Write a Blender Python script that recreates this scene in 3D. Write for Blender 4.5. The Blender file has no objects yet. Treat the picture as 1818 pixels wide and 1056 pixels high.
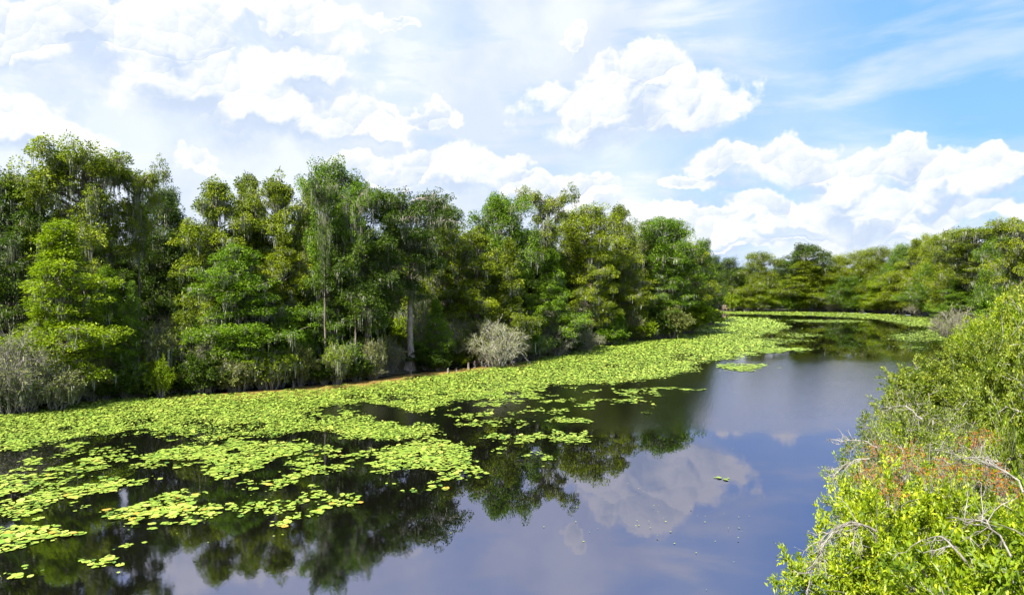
import bpy, math, random
import numpy as np

C = bpy.context.scene.collection
SC = bpy.context.scene
R = math.radians

# ------------------------------------------------------------------ camera
CAM_H = 8.0
F = 1212.0            # focal length in photograph pixels (1818 wide)
HOR = 512.0           # row of the horizon
cam = bpy.data.cameras.new("camera")
cam_o = bpy.data.objects.new("camera", cam)
C.objects.link(cam_o)
cam.sensor_width = 36.0
cam.lens = 24.0
cam.clip_start = 0.1
cam.clip_end = 9000.0
cam_o.location = (0, 0, CAM_H)
cam_o.rotation_euler = (R(90) - math.atan((528 - HOR) / F), 0, 0)
SC.camera = cam_o

# ------------------------------------------------------------------ light
SUN_EL = R(45)
SUN_AZ = math.atan2(-0.60, -0.80)      # from +Y towards +X: behind and to the left
sun_dir = (math.sin(SUN_AZ) * math.cos(SUN_EL), math.cos(SUN_AZ) * math.cos(SUN_EL), math.sin(SUN_EL))
sl = bpy.data.lights.new("sun", 'SUN')
sl.energy = 5.0
sl.angle = R(0.53)
sl.color = (1.0, 0.95, 0.86)
so = bpy.data.objects.new("sun", sl)
C.objects.link(so)
from mathutils import Vector
so.rotation_euler = Vector(sun_dir).to_track_quat('Z', 'Y').to_euler()

SC.view_settings.view_transform = 'Standard'
SC.view_settings.look = 'None'
SC.view_settings.exposure = 1.55
SC.view_settings.gamma = 1.0
SC.view_settings.use_curve_mapping = False
EXPO = 2 ** 1.55

cy = SC.cycles
cy.max_bounces = 4
cy.diffuse_bounces = 2
cy.glossy_bounces = 2
cy.transmission_bounces = 2
cy.transparent_max_bounces = 6
cy.caustics_reflective = False
cy.caustics_refractive = False
cy.use_denoising = True
cy.use_adaptive_sampling = True
cy.adaptive_threshold = 0.02


def azel(px, py):
    return math.atan((px - 909) / F), math.atan((HOR - py) / math.hypot(F, px - 909))


# ------------------------------------------------------------------ node helpers
class NT:
    def __init__(s, tree):
        s.t = tree

    def n(s, typ, **kw):
        nd = s.t.nodes.new(typ)
        for k, v in kw.items():
            setattr(nd, k, v)
        return nd

    def set(s, sock, v):
        if isinstance(v, bpy.types.NodeSocket):
            s.t.links.new(v, sock)
        elif v is not None:
            sock.default_value = v

    def m(s, op, a, b=None, c=None, clamp=False):
        nd = s.n('ShaderNodeMath', operation=op, use_clamp=clamp)
        s.set(nd.inputs[0], a)
        if b is not None: s.set(nd.inputs[1], b)
        if c is not None: s.set(nd.inputs[2], c)
        return nd.outputs[0]

    def v(s, op, a, b=None, scale=None):
        nd = s.n('ShaderNodeVectorMath', operation=op)
        s.set(nd.inputs[0], a)
        if b is not None: s.set(nd.inputs[1], b)
        if scale is not None: s.set(nd.inputs['Scale'], scale)
        return nd.outputs['Value'] if op in ('LENGTH', 'DOT_PRODUCT', 'DISTANCE') else nd.outputs[0]

    def sm(s, x, a, b, o0=0.0, o1=1.0):
        nd = s.n('ShaderNodeMapRange', interpolation_type='SMOOTHSTEP')
        s.set(nd.inputs[0], x); s.set(nd.inputs[1], a); s.set(nd.inputs[2], b)
        s.set(nd.inputs[3], o0); s.set(nd.inputs[4], o1)
        return nd.outputs[0]

    def noise(s, vec, scale, detail=4, rough=0.5, dist=0.0):
        nd = s.n('ShaderNodeTexNoise')
        s.set(nd.inputs['Vector'], vec)
        nd.inputs['Scale'].default_value = scale
        nd.inputs['Detail'].default_value = detail
        nd.inputs['Roughness'].default_value = rough
        nd.inputs['Distortion'].default_value = dist
        return nd.outputs[0]

    def mix(s, f, a, b, blend='MIX'):
        nd = s.n('ShaderNodeMix', data_type='RGBA', blend_type=blend)
        s.set(nd.inputs[0], f); s.set(nd.inputs[6], a); s.set(nd.inputs[7], b)
        return nd.outputs[2]


# ------------------------------------------------------------------ world: Nishita sky with cumulus and a thin veil
CLOUDS = [  # centre and half sizes, degrees are worked out from the lens
    (1145, 150, 105, 52), (1065, 195, 130, 50), (1195, 190, 120, 38), (1110, 120, 65, 32), (1210, 140, 40, 25),
    (50, 70, 170, 75), (190, 60, 110, 70), (310, 55, 110, 75), (50, 220, 110, 62), (350, 140, 170, 80),
    (550, 120, 95, 50), (480, 195, 150, 60), (345, 297, 60, 20), (610, 295, 70, 32), (760, 207, 48, 16),
    (785, 295, 75, 55), (1030, 345, 70, 30), (930, 330, 60, 25), (640, 210, 100, 30),
    (1430, 285, 75, 45), (1500, 315, 100, 45), (1600, 295, 60, 24), (1660, 325, 120, 34), (1775, 285, 90, 36),
    (1390, 380, 90, 35), (1250, 335, 70, 16), (1560, 365, 170, 26), (1720, 370, 120, 24), (1260, 410, 80, 28),
    (1600, 405, 170, 18), (1310, 290, 60, 26), (720, 330, 90, 22), (1420, 425, 120, 12), (500, 30, 120, 30), (1660, 428, 130, 7), (1300, 440, 110, 8), (1130, 425, 60, 16), (1500, 340, 90, 40), (850, 300, 60, 22), (110, 250, 60, 22), (1560, 390, 90, 20), (1010, 60, 22, 26),
    (1100, 400, 90, 26), (1470, 265, 40, 22), (700, 60, 60, 14),
]

w = bpy.data.worlds.new("World")
SC.world = w
w.use_nodes = True
w.node_tree.nodes.clear()
t = NT(w.node_tree)
tc = t.n('ShaderNodeTexCoord')
D = t.v('NORMALIZE', tc.outputs['Generated'])
sky = t.n('ShaderNodeTexSky', sky_type='NISHITA')
sky.sun_disc = False
sky.sun_elevation = SUN_EL
sky.sun_rotation = SUN_AZ
sky.air_density = 1.0; sky.dust_density = 1.5; sky.ozone_density = 1.6
sp = t.n('ShaderNodeSeparateXYZ'); t.set(sp.inputs[0], D)
EL = t.m('ARCSINE', sp.outputs[2]); AZ = t.m('ARCTAN2', sp.outputs[0], sp.outputs[1])
cmb = t.n('ShaderNodeCombineXYZ'); t.set(cmb.inputs[0], AZ); t.set(cmb.inputs[1], EL)


def noise2(vec, scale, detail, rough):
    nd = t.n('ShaderNodeTexNoise', noise_dimensions='2D'); t.set(nd.inputs['Vector'], vec)
    nd.inputs['Scale'].default_value = scale; nd.inputs['Detail'].default_value = detail; nd.inputs['Roughness'].default_value = rough
    return nd


# warp, so outlines are billows rather than ellipses
wv = t.v('SCALE', t.v('SUBTRACT', noise2(cmb.outputs[0], 9, 4, 0.6).outputs['Color'], (0.5, 0.5, 0.5)), scale=0.11)
P2 = t.v('ADD', cmb.outputs[0], wv)


def core_at(P):
    cur = None
    for (px, py, rx, ry) in CLOUDS:
        a, e = azel(px, py)
        k = math.cos(a)
        d = t.v('LENGTH', t.v('MULTIPLY', t.v('SUBTRACT', P, (a, e, 0)), (F / (rx * k * k), F / (ry * k), 0)))
        cur = d if cur is None else t.m('SMOOTH_MIN', cur, d, 0.25)
    return cur


# beyond the frame the same kind of cumulus goes on
far = t.noise(D, 4.5, 3, 0.5)
outside = t.m('MAXIMUM', t.sm(t.m('ABSOLUTE', AZ), 0.66, 0.85), t.sm(EL, 0.40, 0.55))
gen = t.m('ADD', t.sm(far, 0.42, 0.62, 1.9, 0.3), t.m('MULTIPLY', t.m('SUBTRACT', 1.0, outside), 3.0))
core = t.m('MAXIMUM', t.m('SUBTRACT', 1.0, t.m('MINIMUM', core_at(P2), gen)), -0.7)
coreup = t.m('MAXIMUM', t.m('SUBTRACT', 1.0, t.m('MINIMUM', core_at(t.v('ADD', P2, (-0.006, 0.030, 0))), gen)), -0.7)
bumps = None; light = 0.0
PW = t.v('ADD', cmb.outputs[0], t.v('SCALE', wv, scale=0.35))
for sc_, wb, wl in ((11, 0.60, 0.62), (26, 0.34, 0.34), (60, 0.17, 0.16), (140, 0.09, 0.06)):
    vo = t.n('ShaderNodeTexVoronoi', feature='F1', voronoi_dimensions='2D')
    t.set(vo.inputs['Vector'], t.v('MULTIPLY', PW, (1, 1.15, 1))); vo.inputs['Scale'].default_value = sc_
    dd = vo.outputs['Distance']
    bb = t.m('MULTIPLY', t.m('SUBTRACT', 0.36, t.m('MULTIPLY', dd, dd)), wb)
    off = t.v('SCALE', t.v('SUBTRACT', t.v('MULTIPLY', PW, (1, 1.15, 1)), vo.outputs['Position']), scale=float(sc_))
    ll = t.m('MULTIPLY', t.v('DOT_PRODUCT', off, (-0.45, 0.9, 0)), wl)
    bumps = bb if bumps is None else t.m('ADD', bumps, bb)
    light = t.m('ADD', light, ll)
fine = t.m('SUBTRACT', noise2(cmb.outputs[0], 28, 7, 0.62).outputs[0], 0.5)
d0 = t.m('ADD', t.m('ADD', core, bumps), t.m('MULTIPLY', fine, 0.55))
base_side = t.sm(t.m('SUBTRACT', coreup, core), -0.15, 0.55)     # soft misty bases, crisp sunlit tops
alpha = t.sm(d0, t.m('MULTIPLY_ADD', base_side, -0.45, -0.02), t.m('MULTIPLY_ADD', base_side, 0.60, 0.30))
shade = t.m('SUBTRACT', 0.50, t.m('MULTIPLY', light, 0.7))
shade = t.m('ADD', t.m('MULTIPLY', shade, t.sm(core, -0.2, 0.5, 0.25, 1.0)), t.m('MULTIPLY', base_side, 0.85))
shade = t.m('ADD', shade, t.m('MULTIPLY', fine, -0.8))
shade = t.sm(shade, 0.1, 1.25)
K = 1.0 / EXPO
base = t.v('SCALE', sky.outputs[0], scale=0.115)
streak = t.n('ShaderNodeMapping'); t.set(streak.inputs[0], D)
streak.inputs['Rotation'].default_value = (0, R(14), R(8)); streak.inputs['Scale'].default_value = (2.0, 2.0, 9.0)
sn = t.noise(streak.outputs[0], 1.6, 5, 0.55, 0.4)
soft = t.noise(D, 3.0, 4, 0.5)
left = t.sm(AZ, 0.62, 0.02)
veil = t.m('ADD', t.m('MULTIPLY', left, 0.8), t.m('MULTIPLY', t.sm(sn, 0.42, 0.68), 0.6))
veil = t.m('ADD', veil, t.m('MULTIPLY', t.m('SUBTRACT', soft, 0.5), 0.9))
veil = t.m('ADD', veil, t.sm(EL, 0.13, 0.0, 0.0, 0.35), clamp=True)
veil = t.m('MULTIPLY', veil, 0.92)
blue = t.mix(0.85, base, (0.22 * K, 0.53 * K, 1.12 * K, 1))
vc = t.mix(t.sm(t.noise(D, 5.5, 5, 0.55), 0.38, 0.62), (0.80 * K, 0.88 * K, 1.08 * K, 1), (1.0 * K, 1.04 * K, 1.14 * K, 1))
c1 = t.mix(veil, blue, vc)
cloudcol = t.mix(shade, (1.14 * K, 1.14 * K, 1.14 * K, 1), (0.64 * K, 0.76 * K, 0.95 * K, 1))
c2 = t.mix(t.m('MULTIPLY', alpha, 0.93), c1, cloudcol)
bg = t.n('ShaderNodeBackground'); t.set(bg.inputs[0], c2); bg.inputs[1].default_value = 1.0
ow = t.n('ShaderNodeOutputWorld'); t.t.links.new(bg.outputs[0], ow.inputs[0])
w.cycles.sampling_method = 'MANUAL'
w.cycles.sample_map_resolution = 256


# ------------------------------------------------------------------ materials
def new_mat(name):
    m = bpy.data.materials.new(name)
    m.use_nodes = True
    m.node_tree.nodes.clear()
    return m, NT(m.node_tree)


def mat_leaf(name, dark, mid, light, trans=0.35, rough=0.5, spec=0.3):
    m, t = new_mat(name)
    at = t.n('ShaderNodeAttribute', attribute_name="tint")
    oi = t.n('ShaderNodeObjectInfo')
    x = t.m('ADD', at.outputs['Fac'], t.m('MULTIPLY', t.m('SUBTRACT', oi.outputs['Random'], 0.5), 0.18))
    cr = t.n('ShaderNodeValToRGB'); t.set(cr.inputs[0], x)
    e = cr.color_ramp.elements
    e[0].position = 0.05; e[0].color = (*dark, 1)
    e[1].position = 0.9; e[1].color = (*light, 1)
    q = e.new(0.5); q.color = (*mid, 1)
    p = t.n('ShaderNodeBsdfPrincipled'); t.set(p.inputs['Base Color'], cr.outputs[0])
    p.inputs['Roughness'].default_value = rough
    p.inputs['Specular IOR Level'].default_value = spec
    tr = t.n('ShaderNodeBsdfTranslucent')
    t.set(tr.inputs[0], t.mix(0.8, cr.outputs[0], (1.0, 1.25, 0.5, 1), 'MULTIPLY'))
    mx = t.n('ShaderNodeMixShader'); mx.inputs[0].default_value = trans
    t.t.links.new(p.outputs[0], mx.inputs[1]); t.t.links.new(tr.outputs[0], mx.inputs[2])
    o = t.n('ShaderNodeOutputMaterial'); t.t.links.new(mx.outputs[0], o.inputs[0])
    return m


def mat_bark(name, c0, c1, scale=3.0, rough=0.9):
    m, t = new_mat(name)
    tc = t.n('ShaderNodeTexCoord')
    mp = t.n('ShaderNodeMapping'); t.set(mp.inputs[0], tc.outputs['Object'])
    mp.inputs['Scale'].default_value = (1, 1, 0.22)
    n1 = t.noise(mp.outputs[0], scale * 3, 6, 0.65)
    n2 = t.noise(tc.outputs['Object'], scale * 0.4, 3, 0.5)
    f = t.m('ADD', t.m('MULTIPLY', n1, 0.7), t.m('MULTIPLY', n2, 0.5))
    col = t.mix(t.sm(f, 0.4, 0.78), (*c0, 1), (*c1, 1))
    p = t.n('ShaderNodeBsdfPrincipled'); t.set(p.inputs['Base Color'], col)
    p.inputs['Roughness'].default_value = rough; p.inputs['Specular IOR Level'].default_value = 0.2
    b = t.n('ShaderNodeBump'); b.inputs['Strength'].default_value = 0.8; b.inputs['Distance'].default_value = 0.05
    t.set(b.inputs['Height'], n1); t.t.links.new(b.outputs[0], p.inputs['Normal'])
    o = t.n('ShaderNodeOutputMaterial'); t.t.links.new(p.outputs[0], o.inputs[0])
    return m


L_OLIVE = mat_leaf("olive_cypress_leaves", (0.032, 0.052, 0.003), (0.155, 0.205, 0.006), (0.34, 0.38, 0.010))
L_DEEP = mat_leaf("deep_green_leaves", (0.012, 0.030, 0.003), (0.045, 0.085, 0.005), (0.12, 0.18, 0.009))
L_GREEN = mat_leaf("fresh_green_leaves", (0.020, 0.052, 0.003), (0.100, 0.185, 0.006), (0.22, 0.33, 0.010))
L_LIME = mat_leaf("yellow_green_leaves", (0.07, 0.12, 0.004), (0.21, 0.29, 0.006), (0.36, 0.43, 0.010), 0.4)
L_DRY = mat_leaf("pale_olive_leaves", (0.06, 0.072, 0.020), (0.18, 0.20, 0.05), (0.34, 0.35, 0.12))
L_NEAR = mat_leaf("near_shrub_leaves", (0.05, 0.10, 0.004), (0.20, 0.29, 0.007), (0.44, 0.48, 0.020), 0.38, 0.42, 0.4)
L_NEAR2 = mat_leaf("near_shrub_olive_leaves", (0.045, 0.075, 0.005), (0.14, 0.20, 0.010), (0.33, 0.35, 0.035), 0.35, 0.45, 0.4)
L_RUST = mat_leaf("rusty_dead_leaves", (0.10, 0.030, 0.008), (0.34, 0.085, 0.014), (0.50, 0.20, 0.03), 0.2, 0.7, 0.1)
L_MOSS = mat_leaf("spanish_moss", (0.11, 0.12, 0.085), (0.25, 0.26, 0.19), (0.38, 0.39, 0.30), 0.25, 0.9, 0.05)
BARK = mat_bark("cypress_bark", (0.055, 0.045, 0.035), (0.26, 0.22, 0.18))
BARK_PALE = mat_bark("pale_cypress_bark", (0.16, 0.13, 0.11), (0.42, 0.36, 0.32))
TWIG = mat_bark("grey_twig_bark", (0.12, 0.105, 0.09), (0.34, 0.32, 0.28), 6)
TWIG_PALE = mat_bark("silvery_twig_bark", (0.22, 0.20, 0.16), (0.55, 0.53, 0.44), 6)
WOOD = mat_bark("weathered_boardwalk_wood", (0.16, 0.11, 0.08), (0.34, 0.26, 0.2), 2)


def mat_pad():
    m, t = new_mat("lily_pad_green")
    at = t.n('ShaderNodeAttribute', attribute_name="tint")
    oi = t.n('ShaderNodeObjectInfo')
    geo = t.n('ShaderNodeNewGeometry')
    tc = t.n('ShaderNodeTexCoord')
    x = t.m('ADD', at.outputs['Fac'], t.m('MULTIPLY', t.m('SUBTRACT', oi.outputs['Random'], 0.5), 0.5))
    x = t.m('ADD', x, t.m('MULTIPLY', t.m('SUBTRACT', t.noise(geo.outputs['Position'], 0.35, 3), 0.5), 0.5))
    cr = t.n('ShaderNodeValToRGB'); t.set(cr.inputs[0], x)
    e = cr.color_ramp.elements
    e[0].position = 0.0; e[0].color = (0.045, 0.12, 0.012, 1)
    e[1].position = 1.0; e[1].color = (0.42, 0.24, 0.03, 1)
    for p_, c_ in ((0.25, (0.11, 0.21, 0.018)), (0.5, (0.21, 0.30, 0.030)), (0.75, (0.30, 0.37, 0.050)), (0.93, (0.38, 0.42, 0.085))):
        q = e.new(p_); q.color = (*c_, 1)
    col = t.mix(t.m('MULTIPLY', t.noise(geo.outputs['Position'], 14, 3), 0.35), cr.outputs[0], (0.20, 0.28, 0.05, 1))
    p = t.n('ShaderNodeBsdfPrincipled'); t.set(p.inputs['Base Color'], col)
    p.inputs['Roughness'].default_value = 0.55; p.inputs['Specular IOR Level'].default_value = 0.25
    o = t.n('ShaderNodeOutputMaterial'); t.t.links.new(p.outputs[0], o.inputs[0])
    return m


PAD = mat_pad()


def mat_water():
    m, t = new_mat("still_dark_water")
    geo = t.n('ShaderNodeNewGeometry')
    P = geo.outputs['Position']
    mp = t.n('ShaderNodeMapping'); t.set(mp.inputs[0], P)
    mp.inputs['Rotation'].default_value = (0, 0, R(35)); mp.inputs['Scale'].default_value = (1.0, 0.45, 1)
    calm = t.noise(mp.outputs[0], 0.055, 3, 0.5, 0.5)
    amt = t.sm(calm, 0.47, 0.60)
    # a breeze ruffles the open water beyond some forty metres
    sepn = t.n('ShaderNodeSeparateXYZ'); t.set(sepn.inputs[0], P)
    rim = t.m('ADD', sepn.outputs[1], t.m('MULTIPLY', t.m('SUBTRACT', t.noise(P, 0.14, 3), 0.5), 16))
    breeze = t.m('MULTIPLY', t.sm(rim, 37.0, 43.0), t.sm(rim, 84, 64))
    amt = t.m('MAXIMUM', t.m('MULTIPLY', amt, 0.05), t.m('MULTIPLY', breeze, 0.9))
    r1 = t.noise(mp.outputs[0], 9.0, 3, 0.6)
    r2 = t.noise(P, 1.1, 2, 0.5)
    mp3 = t.n('ShaderNodeMapping'); t.set(mp3.inputs[0], P)
    mp3.inputs['Rotation'].default_value = (0, 0, R(-5)); mp3.inputs['Scale'].default_value = (0.5, 2.2, 1)
    r3 = t.noise(mp3.outputs[0], 1.4, 3, 0.5)
    h = t.m('ADD', t.m('MULTIPLY', t.m('MULTIPLY', r1, amt), 0.011), t.m('MULTIPLY', r2, 0.00025))
    h = t.m('ADD', h, t.m('MULTIPLY', r3, 0.0003))
    b = t.n('ShaderNodeBump'); b.inputs['Strength'].default_value = 1.0; b.inputs['Distance'].default_value = 1.0
    t.set(b.inputs['Height'], h)
    p = t.n('ShaderNodeBsdfPrincipled')
    p.inputs['Base Color'].default_value = (0.003, 0.003, 0.002, 1)
    p.inputs['Roughness'].default_value = 0.0
    p.inputs['IOR'].default_value = 4.2
    t.set(p.inputs['Specular Tint'], (0.80, 0.80, 1.0, 1))
    t.t.links.new(b.outputs[0], p.inputs['Normal'])
    o = t.n('ShaderNodeOutputMaterial'); t.t.links.new(p.outputs[0], o.inputs[0])
    return m


def mat_ground():
    m, t = new_mat("swamp_floor")
    geo = t.n('ShaderNodeNewGeometry')
    n = t.noise(geo.outputs['Position'], 0.8, 6, 0.6)
    col = t.mix(t.sm(n, 0.35, 0.65), (0.030, 0.022, 0.014, 1), (0.05, 0.06, 0.02, 1))
    p = t.n('ShaderNodeBsdfPrincipled'); t.set(p.inputs['Base Color'], col); p.inputs['Roughness'].default_value = 0.95
    b = t.n('ShaderNodeBump'); b.inputs['Strength'].default_value = 0.5; t.set(b.inputs['Height'], n)
    t.t.links.new(b.outputs[0], p.inputs['Normal'])
    o = t.n('ShaderNodeOutputMaterial'); t.t.links.new(p.outputs[0], o.inputs[0])
    return m


def mat_algae():
    m, t = new_mat("rusty_algae")
    geo = t.n('ShaderNodeNewGeometry')
    n = t.noise(geo.outputs['Position'], 1.3, 6, 0.65)
    col = t.mix(t.sm(n, 0.35, 0.65), (0.17, 0.075, 0.012, 1), (0.20, 0.17, 0.02, 1))
    p = t.n('ShaderNodeBsdfPrincipled'); t.set(p.inputs['Base Color'], col); p.inputs['Roughness'].default_value = 0.9
    b = t.n('ShaderNodeBump'); b.inputs['Strength'].default_value = 0.4; t.set(b.inputs['Height'], n)
    t.t.links.new(b.outputs[0], p.inputs['Normal'])
    o = t.n('ShaderNodeOutputMaterial'); t.t.links.new(p.outputs[0], o.inputs[0])
    return m


# ------------------------------------------------------------------ mesh helpers
def mesh_np(name, verts, faces, mats, tint=None, smooth=False, loops=None, mat_index=None):
    """verts (N,3); faces (M,k) array of equal polygons, or flat loop list with counts in `loops`."""
    me = bpy.data.meshes.new(name)
    verts = np.asarray(verts, np.float32)
    me.vertices.add(len(verts)); me.vertices.foreach_set('co', verts.ravel())
    if loops is None:
        faces = np.asarray(faces, np.int32)
        k = faces.shape[1]; M = len(faces)
        starts = np.arange(M, dtype=np.int32) * k
        flat = faces.ravel()
    else:
        flat = np.asarray(faces, np.int32); cnt = np.asarray(loops, np.int32); M = len(cnt)
        starts = np.concatenate([[0], np.cumsum(cnt)[:-1]]).astype(np.int32)
    me.loops.add(len(flat)); me.loops.foreach_set('vertex_index', flat)
    me.polygons.add(M); me.polygons.foreach_set('loop_start', starts)
    if smooth: me.polygons.foreach_set('use_smooth', np.ones(M, bool))
    if mat_index is not None: me.polygons.foreach_set('material_index', np.asarray(mat_index, np.int32))
    if tint is not None:
        a = me.attributes.new("tint", 'FLOAT', 'FACE'); a.data.foreach_set('value', np.asarray(tint, np.float32))
    me.update(calc_edges=True)
    for m in (mats if isinstance(mats, (list, tuple)) else [mats]): me.materials.append(m)
    return me


def unit(a):
    return a / np.maximum(np.linalg.norm(a, axis=-1, keepdims=True), 1e-9)


def leaf_geo(pos, dirn, nrm, L, W, fold=0.25):
    """rhombic leaves folded on the midrib: 4 vertices and 2 triangles each."""
    dirn = unit(dirn); side = unit(np.cross(dirn, nrm)); up = np.cross(side, dirn)
    L = L[:, None]; W = W[:, None]
    a = pos
    b = pos + dirn * L * 0.45 + side * W * 0.5 + up * W * fold
    c = pos + dirn * L
    d = pos + dirn * L * 0.45 - side * W * 0.5 + up * W * fold
    v = np.stack([a, b, c, d], 1).reshape(-1, 3)
    i = np.arange(len(pos))[:, None] * 4
    f = np.concatenate([i + [[0, 1, 2]], i + [[0, 2, 3]]], 1).reshape(-1, 3)
    return v, f


def tube_geo(pts, rad, sides=6):
    pts = np.asarray(pts, float); rad = np.asarray(rad, float)
    n = len(pts)
    tan = unit(np.gradient(pts, axis=0))
    ref = np.array([1.0, 0.05, 0.02]) if abs(tan[0][2]) > 0.6 else np.array([0, 0, 1.0])
    s = unit(np.cross(tan, ref)); u = np.cross(s, tan)
    a = np.linspace(0, 2 * math.pi, sides, endpoint=False)
    v = pts[:, None, :] + rad[:, None, None] * (s[:, None, :] * np.cos(a)[None, :, None] + u[:, None, :] * np.sin(a)[None, :, None])
    v = v.reshape(-1, 3)
    f = []
    for i in range(n - 1):
        for j in range(sides):
            k = (j + 1) % sides
            f.append((i * sides + j, i * sides + k, (i + 1) * sides + k, (i + 1) * sides + j))
    return v, np.array(f, np.int64)


class Acc:
    def __init__(s): s.v = []; s.f = []; s.n = 0
    def add(s, v, f):
        s.v.append(v); s.f.append(f + s.n); s.n += len(v)
    def get(s): return np.concatenate(s.v), np.concatenate(s.f)


def curve_pts(p0, p1, sag, n, rng, wob=0.05):
    tt = np.linspace(0, 1, n)[:, None]
    p0 = np.asarray(p0, float); p1 = np.asarray(p1, float)
    ln = np.linalg.norm(p1 - p0)
    pts = p0 + (p1 - p0) * tt
    pts[:, 2] += (np.sin(tt[:, 0] * math.pi)) * sag * ln
    pts[1:-1] += rng.normal(0, wob * ln, (n - 2, 3))
    return pts


def strands(anchor, length, width, rng, tint):
    """hanging moss: tapering ribbons of 2 quads + a point, as triangles"""
    n = len(anchor)
    th = rng.uniform(0, math.pi, n)
    s = np.stack([np.cos(th), np.sin(th), np.zeros(n)], 1) * width[:, None] * 0.5
    dn = np.zeros((n, 3)); dn[:, 2] = -length
    dn[:, :2] += rng.normal(0, 0.06, (n, 2)) * length[:, None]
    off = rng.normal(0, 0.08, (n, 3)) * width[:, None] * 3
    v = np.stack([anchor - s * 0.6, anchor + s * 0.6,
                  anchor + dn * 0.4 - s + off, anchor + dn * 0.4 + s + off,
                  anchor + dn * 0.75 - s * 0.5, anchor + dn * 0.75 + s * 0.55,
                  anchor + dn], 1).reshape(-1, 3)
    i = np.arange(n)[:, None] * 7
    f = np.concatenate([i + [[0, 1, 3]], i + [[0, 3, 2]], i + [[2, 3, 5]], i + [[2, 5, 4]], i + [[4, 5, 6]]], 1).reshape(-1, 3)
    return v, f, np.repeat(tint, 5)


def drapes(an, L, rng, k):
    # each drape is a beard of k strands, longest in its middle
    m = len(an)
    off = rng.normal(0, 1, (m, k, 3)) * np.array([0.13, 0.13, 0.05]) * np.clip(L, .5, 2)[:, None, None]
    d = np.linalg.norm(off, axis=2) / (0.25 * np.clip(L, .5, 2)[:, None])
    ln = L[:, None] * np.clip(1.05 - 0.7 * d, 0.15, 1) * rng.uniform(0.6, 1.1, (m, k))
    a = (an[:, None, :] + off).reshape(-1, 3)
    n = m * k
    return strands(a, ln.ravel(), rng.uniform(0.04, 0.10, n), rng, np.clip(np.repeat(rng.normal(0.5, 0.2, m), k) + rng.normal(0, .1, n), 0, 1))


# ------------------------------------------------------------------ tree prototypes (metres, nominal height 20)
def cyl_profile(kind, t):
    """limb reach in metres at relative height t (0 at the lowest limb, 1 at the top)"""
    if kind == 'flat': return 2.6 + 2.9 * math.sin(min(1, t * 1.15) * math.pi * 0.62) if t < 0.9 else 3.6
    if kind == 'tier': return (4.2 * (1 - t) ** 0.5 + 0.5) * (0.75 + 0.35 * abs(math.sin(t * 7)))
    if kind == 'cone': return 4.2 * (1 - t) ** 0.8 + 0.35
    if kind == 'dome': return 4.3 * math.sqrt(max(0.0, 1 - (abs(t - 0.38) / 0.66) ** 2.2)) + 0.3
    if kind == 'full': return (5.6 * (1 - max(0.0, t - 0.15)) ** 0.62 + 0.4) * (0.8 if t < 0.1 else 1)
    if kind == 'umbrella': return 1.5 + 3.2 * t
    return 3


KIND = {  # lowest limb, limbs, leaves per clump, clump radius, moss strands per limb, trunk radius
    'flat': dict(zb=0.36, n=44, lpc=140, cr=0.82, moss=26, r=0.36),
    'tier': dict(zb=0.20, n=64, lpc=125, cr=0.78, moss=18, r=0.34),
    'cone': dict(zb=0.07, n=92, lpc=95, cr=0.68, moss=3, r=0.28),
    'dome': dict(zb=0.30, n=68, lpc=130, cr=0.80, moss=5, r=0.36),
    'full': dict(zb=0.08, n=84, lpc=110, cr=1.0, moss=1, r=0.34),
    'umbrella': dict(zb=0.58, n=26, lpc=110, cr=0.72, moss=20, r=0.24),
}


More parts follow.
